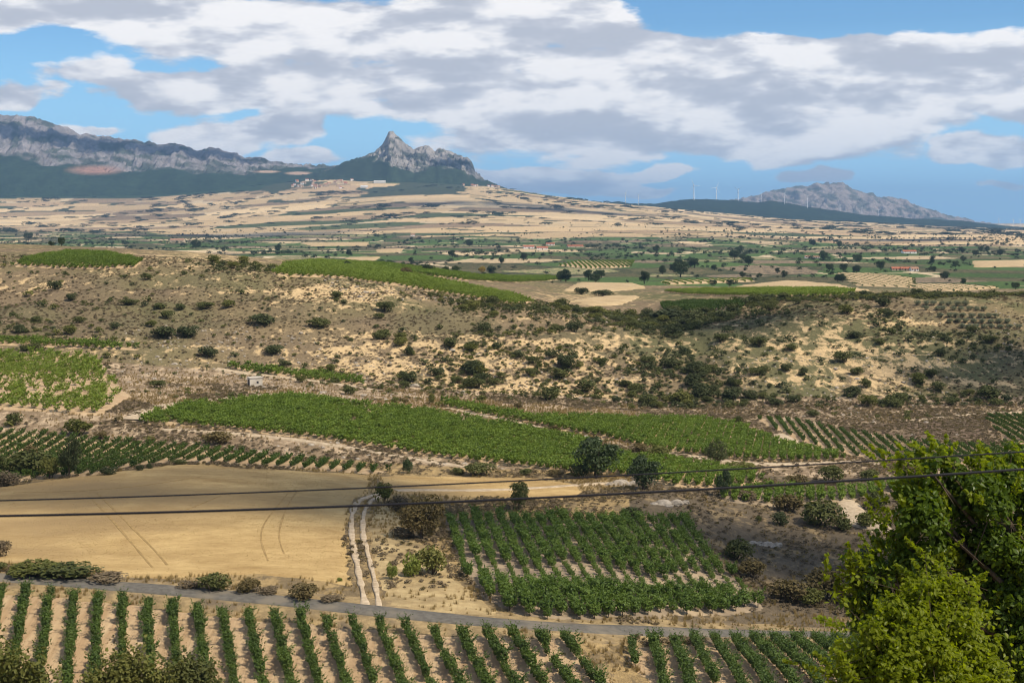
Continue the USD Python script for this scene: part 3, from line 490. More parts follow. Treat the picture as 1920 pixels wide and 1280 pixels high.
for px in [[(1568, 512), (1640, 513), (1720, 522), (1715, 540), (1600, 536)], [(1700, 534), (1800, 534), (1880, 540), (1790, 547), (1715, 543)], [(1040, 498), (1080, 490), (1190, 490), (1190, 501), (1100, 504)], [(1230, 528), (1400, 523), (1420, 528), (1250, 535)], [(700, 468), (760, 466), (755, 473), (700, 474)], [(650, 484), (715, 482), (705, 493), (660, 494)], [(560, 456), (690, 454), (700, 461), (580, 462)], [(1825, 490), (1925, 488), (1925, 500), (1830, 502)]]:
    field('p%d' % px[0][0], 'vineyard_soil' if px[0][0] != 650 else 'stubble_field', px, 'pale_stubble', lift=.35, dmin=850)

# ------------------------------------------------------------------ plants: meshes of each kind
def leaves(P, N, size, rng, tilt=.9, aspect=.62):
    """One folded leaf (or sprig) at each point."""
    n = len(P); N = N + rng.normal(0, tilt, (n, 3)); N /= np.linalg.norm(N, axis=1, keepdims=True) + 1e-9
    a = np.cross(N, rng.normal(0, 1, (n, 3))); a /= np.linalg.norm(a, axis=1, keepdims=True) + 1e-9; b = np.cross(N, a)
    s = size * rng.uniform(.65, 1.35, (n, 1))
    v = np.stack([P - a * s * .5, P + b * s * aspect * .5 + N * s * .10, P + a * s * .5, P - b * s * aspect * .5 + N * s * .10], 1).reshape(-1, 3)
    k = np.arange(n)[:, None] * 4
    return v, np.vstack([k + [0, 1, 2], k + [0, 2, 3]])
def lobes_crown(rng, k, n, size, centre, spread, rad, up=.35, hole=.0):
    c = rng.normal(0, 1, (k, 3)); c /= np.linalg.norm(c, axis=1, keepdims=True); c = c * rng.uniform(.45, 1, (k, 1)) ** .5 * spread + centre
    r = rad * rng.uniform(.6, 1.25, k)
    i = rng.integers(0, k, n); d = rng.normal(0, 1, (n, 3)); d /= np.linalg.norm(d, axis=1, keepdims=True); d[:, 2] = np.where(rng.random(n) < up, np.abs(d[:, 2]), d[:, 2])
    P = c[i] + d * (r[i] * rng.uniform(.72, 1.08, n))[:, None] * [1, 1, .85]
    P[:, 2] = np.maximum(P[:, 2], rng.uniform(0, .06, n))
    return leaves(P, d + [0, 0, .35], size, rng, .8)
def limb(p0, p1, r0, r1, n=6):
    p0, p1 = np.array(p0, float), np.array(p1, float); t = p1 - p0; t /= np.linalg.norm(t) + 1e-9
    a = np.cross(t, [.3, .9, .2]); a /= np.linalg.norm(a); b = np.cross(t, a); w = np.arange(n) * 2 * np.pi / n; o = np.cos(w)[:, None] * a + np.sin(w)[:, None] * b
    v = np.vstack([p0 + o * r0, p1 + o * r1, [p1]]); i = np.arange(n); j = (i + 1) % n
    return v, np.vstack([np.stack([i, j, j + n], 1), np.stack([i, j + n, i + n], 1), np.stack([i + n, j + n, np.full(n, 2 * n)], 1)])
KINDS = {}
def make_kind(name, parts):
    c = kind_prim('kind_' + name); p = str(c.GetPath())
    for nm, mesh, m, sm in parts: usdkit.mesh(stage, f"{p}/{nm}", mesh, M[m], sm)
    KINDS[name] = p; return p
SHRUB_MATS = ['scrub', 'scrub_dark', 'scrub_brown', 'scrub_olive', 'scrub_yellow', 'heath', 'olive', 'gold', 'tree', 'plain_tree']
def shrub_mesh(seed, n=950, size=.095):
    rng = np.random.default_rng(seed); k = rng.integers(7, 12)
    return lobes_crown(rng, k, n, size, np.array([0, 0, .42]), np.array([.27, .27, .20]), .25)
def stems(seed, k=5, h=.55, r=.022):
    rng = np.random.default_rng(seed); return cat([limb((rng.uniform(-.05, .05), rng.uniform(-.05, .05), -.15), (*rng.uniform(-.25, .25, 2), h * rng.uniform(.6, 1)), r, r * .4, 5) for _ in range(k)])
def tree_mesh(seed, n=2600, size=.062):
    rng = np.random.default_rng(seed)
    return lobes_crown(rng, 18, n, size, np.array([0, 0, .56]), np.array([.32, .32, .33]), .20)
def trunk(seed):
    rng = np.random.default_rng(seed); ps = [limb((0, 0, -.12), (.01, 0, .4), .045, .028, 7)]
    for k in range(6):
        w = rng.uniform(0, 6.28); ps.append(limb((.01, 0, rng.uniform(.2, .4)), (.28 * math.cos(w), .28 * math.sin(w), rng.uniform(.5, .85)), .02, .006, 5))
    return cat(ps)
NS = 3
for m in SHRUB_MATS:
    for v in range(NS):
        make_kind(f'shrub_{m}_{v}', [('foliage', shrub_mesh(100 + v + 7 * len(m)), m, False), ('stems', stems(v), 'bark', False)])
        make_kind(f'tiny_{m}_{v}', [('foliage', shrub_mesh(300 + v + 7 * len(m), 90, .20), m, False)])
for m in ('tree', 'scrub', 'scrub_olive', 'scrub_dark', 'olive', 'scrub_brown', 'scrub_yellow'):
    for v in range(2):
        make_kind(f'tree_{m}_{v}', [('crown', tree_mesh(500 + v + len(m)), m, False), ('trunk', trunk(v), 'bark', True)])
def vine_mesh(seed, n=230, h=1.25, wx=.5, wy=.55, size=.17):
    """A trained vine: leafy mass along the row (y), shoots sticking up and out."""
    rng = np.random.default_rng(seed); P = rng.normal(0, 1, (n, 3)); P /= np.linalg.norm(P, axis=1, keepdims=True); d = P.copy()
    P = P * [wx, wy, h * .36] * rng.uniform(.6, 1.05, (n, 1)) + [0, 0, h * .62]
    ms = [leaves(P, d + [0, 0, .7], size, rng, .6, .85)]
    for k in range(15):
        w = rng.uniform(0, 6.28); b = np.array([.3 * math.cos(w), .35 * math.sin(w), h * .8]); e = b + [.42 * math.cos(w), .35 * math.sin(w), rng.uniform(.05, .6)]
        t = np.linspace(0, 1, 7)[:, None]; Q = b + (e - b) * t + rng.normal(0, .03, (7, 3)); ms.append(leaves(Q, np.tile([0, 0, 1.0], (7, 1)), size * .8, rng, .8, .85))
    return cat(ms)
def vine_wood(seed):
    rng = np.random.default_rng(seed); return cat([limb((0, 0, -.1), (.03, .02, .45), .04, .03, 6), limb((.03, .02, .42), (.02, .42, .6), .022, .012, 5), limb((.03, .02, .42), (-.03, -.40, .62), .022, .012, 5)])
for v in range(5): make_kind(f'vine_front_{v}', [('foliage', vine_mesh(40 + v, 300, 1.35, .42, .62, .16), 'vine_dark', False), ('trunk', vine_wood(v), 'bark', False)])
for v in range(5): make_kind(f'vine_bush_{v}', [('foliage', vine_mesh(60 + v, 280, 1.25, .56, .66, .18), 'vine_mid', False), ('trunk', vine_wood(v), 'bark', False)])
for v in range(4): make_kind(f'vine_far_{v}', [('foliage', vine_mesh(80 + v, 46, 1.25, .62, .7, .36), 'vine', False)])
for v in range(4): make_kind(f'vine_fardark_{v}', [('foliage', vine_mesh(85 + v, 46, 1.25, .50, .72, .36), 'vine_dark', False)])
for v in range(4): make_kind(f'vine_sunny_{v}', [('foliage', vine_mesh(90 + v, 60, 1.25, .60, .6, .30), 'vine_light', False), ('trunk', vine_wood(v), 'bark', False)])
def tuft(seed, n=26):
    rng = np.random.default_rng(seed); vs, fs = [], []
    for k in range(n):
        w, t = rng.uniform(0, 6.28), rng.uniform(.1, .7); b = np.array([*rng.normal(0, .16, 2), -.03]); h = rng.uniform(.5, 1); side = np.array([-math.sin(w), math.cos(w), 0]) * .03
        e = b + [math.cos(w) * t * .5, math.sin(w) * t * .5, h]; vs.append(np.array([b - side, b + side, e])); fs.append(np.arange(3) + 3 * k)
    return np.vstack(vs), np.array(fs)
for v in range(3): make_kind(f'tuft_{v}', [('blades', tuft(v), 'straw', False)]); make_kind(f'heathtuft_{v}', [('foliage', shrub_mesh(900 + v, 50, .26), 'heath', False)])
def rock(seed):
    rng = np.random.default_rng(seed); m = trimesh.creation.icosphere(1); v = m.vertices * [1, .75, .5]; v = v * (1 + rng.normal(0, .13, (len(v), 1))); return v * .5, m.faces
for v in range(3): make_kind(f'clod_{v}', [('earth', rock(20 + v), 'soil', False)])
for v in range(3): make_kind(f'rock_{v}', [('stone', rock(v), 'stone', False)])

def stuff(name, kinds, P, S, rz, label, category):
    pi = UsdGeom.PointInstancer.Define(stage, numbered('/World', name)); pp = []
    for k, kd in enumerate(kinds):
        pr = UsdGeom.Xform.Define(stage, f"{pi.GetPath()}/kind_{k}"); pr.GetPrim().GetReferences().AddInternalReference(KINDS[kd]); pp.append(pr.GetPath())
    pi.CreatePrototypesRel().SetTargets(pp)
    n = len(P); rng = np.random.default_rng(n)
    pi.CreateProtoIndicesAttr(Vt.IntArray.FromNumpy(rng.integers(0, len(kinds), n).astype(np.int32)))
    pi.CreatePositionsAttr(Vt.Vec3fArray.FromNumpy(np.asarray(P, np.float32)))
    S = np.asarray(S, np.float32); S = np.repeat(S[:, None], 3, 1) if S.ndim == 1 else S
    pi.CreateScalesAttr(Vt.Vec3fArray.FromNumpy(S))
    h = np.asarray(rz) / 2; pi.CreateOrientationsAttr(Vt.QuathArray([Gf.Quath(float(np.cos(a)), 0, 0, float(np.sin(a))) for a in h]))
    tag(pi, label, category, kind='stuff'); return pi

# ------------------------------------------------------------------ vines in rows
RNG = np.random.default_rng(11)
def row_points(poly, vpx, row_sp, sp, jit=.12, inset=.4, gap=.03, wave=.15):
    u = (vpx - CX) / FPX; t = np.array([u, 1.0]); t /= np.linalg.norm(t); nrm = np.array([t[1], -t[0]])
    c = np.array(poly.exterior.coords); a, b = c @ t, c @ nrm
    p = poly.buffer(-inset); out, rows = [], []
    for i, r in enumerate(np.arange(math.ceil(b.min() / row_sp) * row_sp, b.max(), row_sp)):
        s = np.arange(a.min(), a.max(), sp) + RNG.uniform(0, sp); s = s + RNG.normal(0, jit * sp, len(s)); s = s[RNG.random(len(s)) > gap]
        q = t * s[:, None] + nrm * (r + RNG.normal(0, wave * .4, (len(s), 1)))
        k = shapely.contains_xy(p, q[:, 0], q[:, 1]); out.append(q[k]); rows.append(np.full(k.sum(), i))
    q = np.vstack(out); z = H(q[:, 0], q[:, 1]); return np.column_stack([q, z + .12]), np.concatenate(rows), -math.atan2(t[0], t[1])
def project(P): return P[:, 0] / P[:, 1] * FPX + CX, HY - P[:, 2] / P[:, 1] * FPX
TENS = ['', '', 'twenty', 'thirty', 'forty', 'fifty', 'sixty']
ONES = 'first second third fourth fifth sixth seventh eighth ninth tenth eleventh twelfth thirteenth fourteenth fifteenth sixteenth seventeenth eighteenth nineteenth'.split()
ORD = ONES + ['twentieth'] + ['twenty-' + o for o in ONES[:9]] + ['thirtieth'] + ['thirty-' + o for o in ONES[:9]] + ['fortieth'] + ['forty-' + o for o in ONES[:9]]
def near_vines(key, vpx, row_sp, sp, kind, nk, scale, name, label, group, most, stuff_label, gap=.03, scale_fn=None):
    P, rows, rz = row_points(FIELDS[key], vpx, row_sp, sp, gap=gap)
    x, y = project(P); k = (x > -60) & (x < 1980) & (y < 1330); P = P[k]; rows = rows[k]; x, y = x[k], y[k]
    S = scale * RNG.uniform(.68, 1.2, len(P))
    if scale_fn is not None: S = S * scale_fn(x, y)
    order = np.argsort(-S / P[:, 1]); vis = [i for i in order if -10 < x[i] < 1930 and y[i] < 1295][:most]; rest = np.setdiff1d(np.arange(len(P)), vis)
    rid = {}
    for i in vis: rid.setdefault(rows[i], []).append(i)
    at = {}
    for n_, r in enumerate(sorted(rid, key=lambda r: np.mean(x[rid[r]]))):
        for m_, i in enumerate(sorted(rid[r], key=lambda i: y[i])): at[i] = (m_, n_)
    for i in vis:
        thing(name, label % (ORD[at[i][0]], ORD[at[i][1]]), 'grapevine', P[i], math.degrees(rz) + (180 if RNG.random() < .5 else 0) + RNG.normal(0, 10), (S[i] * RNG.uniform(.85, 1.15), S[i], S[i] * RNG.uniform(.85, 1.2)), group, ref=KINDS[f'{kind}_{RNG.integers(nk)}'])
    if len(rest): stuff(name + '_rows', [f'{kind}_{v}' for v in range(nk)], P[rest], S[rest], rz + np.where(RNG.random(len(rest)) < .5, math.pi, 0) + RNG.normal(0, .2, len(rest)), stuff_label, 'grapevines')
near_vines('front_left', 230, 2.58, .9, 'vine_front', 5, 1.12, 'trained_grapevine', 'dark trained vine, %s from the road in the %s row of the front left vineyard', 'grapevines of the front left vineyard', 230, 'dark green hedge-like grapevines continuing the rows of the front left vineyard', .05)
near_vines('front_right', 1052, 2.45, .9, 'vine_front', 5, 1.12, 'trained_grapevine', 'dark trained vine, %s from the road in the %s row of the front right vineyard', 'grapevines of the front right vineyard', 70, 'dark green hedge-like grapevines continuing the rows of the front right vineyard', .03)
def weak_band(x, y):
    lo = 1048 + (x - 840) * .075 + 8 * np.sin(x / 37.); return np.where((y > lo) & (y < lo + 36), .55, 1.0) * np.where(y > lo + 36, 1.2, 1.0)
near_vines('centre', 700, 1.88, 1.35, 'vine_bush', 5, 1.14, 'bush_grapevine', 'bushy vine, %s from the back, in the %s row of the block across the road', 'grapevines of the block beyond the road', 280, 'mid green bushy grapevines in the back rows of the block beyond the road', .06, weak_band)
def far_vines(key, vpx, row_sp, sp, kind, scale, label, gap=.03, thin=None, nk=4):
    P, rows, rz = row_points(FIELDS[key], vpx, row_sp, sp, gap=gap)
    if thin is not None:
        x, y = project(P); P = P[RNG.random(len(P)) < thin(x, y)]
    n = len(P); stuff('vineyard_rows', [f'{kind}_{v}' for v in range(nk)], P, scale * RNG.uniform(.75, 1.2, n), rz + RNG.normal(0, .3, n), label, 'grapevines')
far_vines('strip', 1100, 2.35, .95, 'vine_fardark', .76, 'short slanting rows of dark green vines between the stubble field and the earth bank')
far_vines('big', 1500, 1.75, 1.15, 'vine_far', 1.05, 'dense mid green vines of the long curved vineyard in the middle of the valley', .04, lambda x, y: np.where((y < 800 - .0 * x) & (x > 300) & (fbm(x * 1.0, y * 3.0, 60, 3, 3) > .12), .55, .98))
far_vines('upper', 1500, 1.75, 1.1, 'vine_far', 1.05, 'dense dark green vines of the upper vineyard left of the striped rows')
far_vines('rows_right', 1178, 2.15, 1.0, 'vine_fardark', .68, 'separate dark rows of vines striping pale soil behind the leafy tree')
far_vines('far_right', 1250, 2.15, 1.0, 'vine_fardark', .68, 'dark rows of vines on pale soil at the far right edge above the leafy tree')
far_vines('low_right', 1500, 1.8, 1.2, 'vine_far', 1.0, 'green vines of the narrow vineyard below the stony bank at right')
far_vines('hill_left', 900, 2.6, 1.9, 'vine_sunny', 1.25, 'scattered sunny green bush vines on pale sandy soil at the left edge', .15, lambda x, y: np.where(y < 705, .95, np.where(y > 750, .95, .50)) * np.where(x > 190, .35, 1))
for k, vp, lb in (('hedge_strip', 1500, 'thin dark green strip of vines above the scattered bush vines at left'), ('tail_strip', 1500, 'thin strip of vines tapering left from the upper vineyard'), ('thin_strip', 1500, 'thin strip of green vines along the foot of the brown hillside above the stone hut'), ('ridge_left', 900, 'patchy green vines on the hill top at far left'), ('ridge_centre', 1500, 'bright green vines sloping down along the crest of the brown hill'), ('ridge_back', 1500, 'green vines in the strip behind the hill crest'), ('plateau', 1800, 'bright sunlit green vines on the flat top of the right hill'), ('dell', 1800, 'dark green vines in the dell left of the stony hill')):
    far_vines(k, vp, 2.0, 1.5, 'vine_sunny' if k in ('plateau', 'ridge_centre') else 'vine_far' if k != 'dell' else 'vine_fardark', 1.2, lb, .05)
far_vines('p1568', 1250, 6.5, 2.2, 'vine_fardark', .75, 'thin green rows of young vines on pale soil out on the plain', .1)
far_vines('p1700', 1350, 6.5, 2.2, 'vine_fardark', .75, 'thin green rows of young vines on pale soil near the right edge of the plain', .1)
far_vines('p1040', 1000, 5.0, 2.0, 'vine_far', 1.3, 'sparse young vines on the tan field beyond the hill crest', .1)
far_vines('p1230', 1000, 7.0, 2.2, 'vine_far', 1.0, 'sparse vine rows on the pale strip behind the plateau', .1)

# ------------------------------------------------------------------ shrubs and trees one can point to: (x, y of the foot, width, height in the photograph, form, colour, label)
PLACED = [
 (1118, 896, 104, 76, 'tree', 'tree', 'tall broad dark green tree above the long curved vineyard, left of its darker neighbour'),
 (1085, 897, 48, 34, 'shrub', 'scrub_dark', 'dark shrub at the left foot of the tall broad tree'),
 (1207, 920, 76, 66, 'tree', 'tree', 'dark rounded tree just right of the tall broad tree'),
 (1345, 876, 52, 50, 'tree', 'scrub_dark', 'slim dark tree at the lower edge of the upper vineyard'),
 (1358, 936, 38, 56, 'tree', 'tree', 'narrow dark tree in front of the thin cable, right of centre'),
 (1400, 940, 40, 28, 'shrub', 'heath', 'greyish round shrub right of the narrow dark tree'),
 (1235, 858, 60, 28, 'shrub', 'scrub_olive', 'olive shrub behind the dark rounded tree'), (1200, 852, 44, 26, 'shrub', 'scrub_brown', 'brownish shrub behind the two dark trees'),
 (895, 892, 74, 32, 'shrub', 'scrub', 'wide dark shrub on the bank below the long curved vineyard'), (862, 891, 34, 20, 'shrub', 'scrub', 'low green shrub left of the wide dark bank shrub'),
 (765, 888, 26, 34, 'shrub', 'tree', 'upright dark shrub at the tip of the slanting vine rows'),
 (985, 890, 34, 18, 'shrub', 'scrub', 'small dark shrub on the bank below the curved vineyard, right of the wide one'), (1040, 893, 40, 16, 'shrub', 'scrub_brown', 'low brown shrub on the bank left of the tall broad tree'),
 (408, 834, 62, 32, 'shrub', 'scrub_brown', 'dark olive brown shrub on the earth bank under the curved vineyard'),
 (148, 816, 64, 38, 'shrub', 'scrub_olive', 'olive green spreading shrub on the bank at left'), (190, 823, 30, 18, 'shrub', 'scrub_brown', 'brown low shrub beside the olive spreading shrub'), (22, 798, 38, 34, 'shrub', 'scrub', 'green shrub on the bank at the left edge'),
 (130, 896, 56, 78, 'tree', 'scrub_dark', 'dark upright tree at the corner of the stubble field'),
 (45, 890, 100, 64, 'shrub', 'scrub', 'big green shrub at the left edge behind the stubble field'), (-15, 895, 80, 54, 'shrub', 'scrub', 'green bush cut by the left edge beside the big shrub'), (92, 898, 44, 50, 'shrub', 'scrub_olive', 'yellow olive shrub left of the dark upright tree'), (55, 872, 40, 46, 'shrub', 'scrub_brown', 'brown shrub amid the green bushes at left'), (12, 912, 60, 36, 'shrub', 'heath', 'grey brown bush at the left edge of the stubble field'),
 (203, 891, 42, 20, 'shrub', 'scrub_dark', 'low dark shrub on the stubble edge right of the upright tree'), (262, 884, 18, 16, 'shrub', 'scrub_dark', 'first small dark shrub on the stubble field edge'), (281, 880, 16, 14, 'shrub', 'scrub_dark', 'second small dark shrub on the stubble field edge'), (335, 872, 36, 14, 'shrub', 'scrub', 'low green shrub where the stubble meets the slanting rows'),
 (720, 944, 44, 48, 'shrub', 'scrub_olive', 'round green shrub at the bend of the rutted track'),
 (790, 1014, 98, 88, 'tree', 'scrub_brown', 'spreading brown green tree at the top left corner of the vine block'), (745, 960, 56, 40, 'shrub', 'heath', 'grey brown bush right of the track bend'),
 (760, 1010, 60, 30, 'shrub', 'heath', 'grey dry bush under the spreading brown green tree'),
 (973, 958, 54, 56, 'tree', 'scrub', 'bushy green tree behind the vine block, crossed by the lower cable'),
 (1182, 974, 54, 30, 'shrub', 'scrub_dark', 'flat dark shrub behind the right part of the vine block'), (1130, 968, 26, 14, 'shrub', 'scrub_brown', 'small brown shrub behind the vine block'),
 (808, 1079, 80, 66, 'shrub', 'scrub_olive', 'large olive shrub at the left side of the vine block'), (772, 1083, 42, 56, 'shrub', 'scrub_yellow', 'yellow green shrub in front of the large olive shrub'), (735, 1088, 26, 34, 'tree', 'scrub_yellow', 'small pale young tree in the dry grass by the track'), (637, 1092, 12, 16, 'shrub', 'scrub_yellow', 'tiny yellow green sapling left of the track'),
 (60, 1082, 120, 44, 'shrub', 'scrub_olive', 'long green hedge bush by the road at left'), (130, 1086, 130, 46, 'shrub', 'scrub', 'dark topped hedge bush by the road, right of the long green one'), (200, 1092, 90, 30, 'shrub', 'heath', 'brown end of the roadside hedge near the stubble'), (-10, 1075, 50, 36, 'shrub', 'scrub', 'hedge bush by the road cut by the left edge'),
 (402, 1110, 74, 56, 'shrub', 'scrub', 'dark leafy bush between stubble field and road'), (465, 1112, 56, 44, 'shrub', 'scrub_brown', 'dark brown bush right of the dark leafy roadside bush'), (355, 1104, 56, 24, 'shrub', 'heath', 'low grey brown bush left of the dark roadside bush'), (505, 1115, 50, 26, 'shrub', 'heath', 'low brown bush right of the roadside pair'), (568, 1124, 74, 46, 'shrub', 'scrub_brown', 'dry brown bush by the road left of the track mouth'), (620, 1130, 54, 26, 'shrub', 'heath', 'grey brown low bush at the track mouth'), (2, 1046, 40, 44, 'shrub', 'heath', 'bare twiggy shrub at the left edge of the stubble'),
 (1560, 906, 62, 44, 'shrub', 'scrub', 'broad dark olive bush on the stony bank at right'), (1498, 914, 52, 30, 'shrub', 'scrub_brown', 'brown bush on the stony bank left of the broad one'), (1630, 900, 48, 30, 'shrub', 'scrub', 'dark bush on the stony bank close to the leafy tree'), (1640, 925, 26, 18, 'shrub', 'scrub_dark', 'small dark bush under the stony bank'), (1400, 890, 60, 28, 'shrub', 'scrub_olive', 'low olive bush on the bank below the farm track'),
 (1530, 985, 104, 66, 'shrub', 'scrub', 'large green bush left of the bare earth patch'), (1480, 960, 70, 40, 'shrub', 'scrub_brown', 'brown bush behind the large green bush'), (1465, 985, 42, 32, 'shrub', 'scrub_dark', 'small dark round bush left of the large green bush'), (1422, 978, 16, 16, 'shrub', 'scrub', 'tiny round shrub on the brown slope'), (1580, 995, 50, 30, 'shrub', 'scrub', 'green bush below the large green bush'), (1625, 990, 54, 36, 'shrub', 'scrub_olive', 'green shrub at the foot of the bare earth patch'), (1640, 955, 50, 46, 'shrub', 'scrub', 'grey green shrub right of the bare earth patch'),
 (1378, 1048, 74, 54, 'shrub', 'scrub', 'dark olive bush at the right corner of the vine block'), (1408, 1085, 60, 46, 'shrub', 'scrub_brown', 'brown olive bush below the dark corner bush'), (1480, 1130, 90, 52, 'shrub', 'scrub_brown', 'rusty brown bush left in the thicket above the road'), (1545, 1125, 100, 70, 'shrub', 'scrub_brown', 'tall rusty brown bush in the thicket above the road'), (1600, 1135, 80, 50, 'shrub', 'scrub_brown', 'rusty bush of the thicket beside the leafy tree'), (1525, 1135, 70, 40, 'shrub', 'scrub_olive', 'olive bush at the front of the rusty thicket'), (1625, 1060, 50, 44, 'shrub', 'scrub_dark', 'dark bush on the brown slope beside the leafy tree'),
 (295, 728, 36, 20, 'shrub', 'scrub', 'round green shrub on the bare earth mound'), (655, 741, 36, 26, 'shrub', 'scrub', 'green shrub below the farm track near the stone hut'), (810, 758, 20, 24, 'shrub', 'scrub_olive', 'upright olive shrub above the curved vineyard'), (740, 757, 20, 16, 'shrub', 'scrub_olive', 'small yellowish shrub above the curved vineyard'), (1042, 818, 26, 26, 'shrub', 'scrub_brown', 'reddish brown shrub between the two dense vineyards'), (972, 768, 22, 16, 'shrub', 'scrub_brown', 'grey shrub on pale earth above the upper vineyard'),
 (495, 609, 66, 25, 'shrub', 'scrub_dark', 'wide flat dark bush on the left hillside'), (352, 632, 52, 26, 'shrub', 'scrub_dark', 'right half of the long dark thicket on the left hillside'), (305, 633, 64, 26, 'shrub', 'scrub_dark', 'left half of the long dark thicket on the left hillside'), (595, 615, 56, 26, 'shrub', 'scrub', 'green thicket on the slope right of the wide flat bush'), (722, 585, 42, 26, 'shrub', 'scrub', 'round bush under the crest vineyard'), (712, 598, 30, 14, 'shrub', 'scrub', 'low bush under the round crest bush'), (390, 670, 46, 24, 'shrub', 'scrub_dark', 'dark bush above the thin strip of vines'), (515, 664, 50, 22, 'shrub', 'scrub_dark', 'dark pair bush on the rocky left slope'), (278, 525, 30, 18, 'shrub', 'scrub', 'pair of bushes high on the left hill'), (102, 545, 32, 24, 'shrub', 'scrub_dark', 'round dark bush high on the far left hill'), (134, 564, 26, 18, 'shrub', 'scrub_dark', 'dark bush just below the high round one at left'), (300, 580, 34, 16, 'shrub', 'scrub', 'bush in the middle of the brown left hill'), (385, 580, 40, 18, 'shrub', 'scrub', 'slanting bush on the brown left hill'), (338, 582, 26, 16, 'shrub', 'scrub_dark', 'small dark bush left of the slanting bush'), (240, 572, 44, 14, 'shrub', 'scrub', 'flat bush on the brown left hill'), (215, 617, 24, 16, 'shrub', 'scrub_dark', 'small round bush below the middle of the left hill'),
 (845, 652, 42, 24, 'shrub', 'scrub', 'bush at the edge of the dark heath on the left slope'), (878, 652, 20, 16, 'shrub', 'scrub', 'small bush right of the heath edge bush'), (765, 668, 24, 24, 'shrub', 'scrub_dark', 'dark round bush on the pale stony slope'), (890, 694, 54, 24, 'shrub', 'scrub', 'spreading bush on the middle of the pale stony slope'), (1255, 690, 46, 26, 'shrub', 'scrub_dark', 'dark bush at the bottom of the ravine'), (1047, 708, 26, 14, 'shrub', 'scrub', 'bush low on the pale stony slope'), (1310, 745, 28, 22, 'shrub', 'scrub_dark', 'dark bush where the ravine opens'), (1307, 700, 52, 28, 'shrub', 'scrub_dark', 'big dark thicket in the ravine'), (1300, 725, 50, 30, 'shrub', 'scrub_dark', 'lower dark thicket in the ravine'),
 (1352, 641, 38, 20, 'shrub', 'scrub', 'round bush on the left flank of the right hill'), (1423, 650, 38, 24, 'shrub', 'scrub', 'larger round bush on the left flank of the right hill'), (1483, 658, 32, 17, 'shrub', 'scrub', 'bush under the pale scar on the right hill'), (1418, 704, 38, 20, 'shrub', 'scrub', 'flat green bush low on the right hill'), (1505, 705, 26, 20, 'shrub', 'scrub_dark', 'dark round bush low on the right hill'), (1372, 724, 28, 22, 'shrub', 'scrub_dark', 'dark bush at the mouth of the ravine'), (1605, 702, 38, 20, 'shrub', 'scrub', 'green bush on the stony right slope'), (1600, 745, 46, 26, 'shrub', 'scrub_dark', 'dark thicket on the stony right slope'), (1625, 728, 28, 26, 'shrub', 'scrub', 'bush above the dark thicket on the stony slope'), (1405, 748, 36, 20, 'shrub', 'scrub_dark', 'dark bush above the striped vine rows'), (1455, 762, 32, 18, 'shrub', 'scrub_dark', 'dark shrub right above the striped vine rows'), (1525, 782, 32, 17, 'shrub', 'scrub', 'flat bush between slope and striped rows'), (1385, 795, 18, 20, 'shrub', 'scrub', 'small round shrub at the corner of the upper vineyard'), (1600, 635, 40, 17, 'shrub', 'scrub_dark', 'dark bush in the middle of the right hill'), (1655, 575, 40, 22, 'shrub', 'scrub_dark', 'dark bush below the ridge of the right hill'),
 (1090, 553, 32, 17, 'shrub', 'scrub_dark', 'dark round tree beside the pale field in the gap'), (1130, 556, 46, 15, 'shrub', 'scrub_dark', 'row of dark bushes beside the pale field in the gap'), (1208, 533, 26, 25, 'tree', 'tree', 'lone dark tree on the edge behind the gap'),
 (762, 519, 30, 22, 'shrub', 'scrub_brown', 'dark brown bush clump on the crest vineyard'), (803, 512, 30, 20, 'shrub', 'tree', 'dark tree behind the crest vineyard'), (855, 512, 22, 16, 'shrub', 'tree', 'second dark tree behind the crest vineyard'), (904, 513, 16, 15, 'shrub', 'gold', 'small golden yellow tree behind the crest vineyard'), (921, 514, 22, 18, 'shrub', 'tree', 'dark tree right of the golden yellow tree'), (651, 503, 22, 16, 'shrub', 'tree', 'dark tree at the left end behind the crest vineyard'), (835, 510, 18, 13, 'shrub', 'tree', 'small tree between the two dark crest trees'),
 (115, 463, 16, 18, 'tree', 'tree', 'dark tree on the skyline of the left hill'), (97, 462, 14, 13, 'shrub', 'tree', 'small tree left of the left skyline tree'),
 (1115, 588, 60, 16, 'shrub', 'scrub_olive', 'sunny green bush on the shoulder of the left hill'), (1250, 598, 90, 22, 'shrub', 'scrub_dark', 'long dark thicket in the gap below the pale field'), (1215, 616, 40, 16, 'shrub', 'scrub_olive', 'olive bush on the nose of the left hill'), (1290, 610, 60, 18, 'shrub', 'scrub_dark', 'dark thicket at the foot of the dell'),
]
prng = np.random.default_rng(21); placed_xy = []
for i, (x, y, w, h, form, m, lb) in enumerate(PLACED):
    dmin = 489 if (y < 575 and 1050 < x < 1250) else 125
    P = ground(x, y - 1, dmin); k = P[1] / FPX
    v = prng.integers(NS if form == 'shrub' else 2)
    thing('tree' if form == 'tree' else 'shrub', lb, 'tree' if form == 'tree' or ' tree' in lb.split(',')[0] and 'bush' not in lb and 'shrub' not in lb else 'shrub', P - [0, 0, .1], prng.uniform(0, 360), (w * k * 1.0, w * k * .9, h * k * (1.05 if y < 1075 or x > 700 else .85)), ref=KINDS[f'{form}_{m}_{v}'])
    placed_xy.append(P[:2])
placed_xy = np.array(placed_xy)

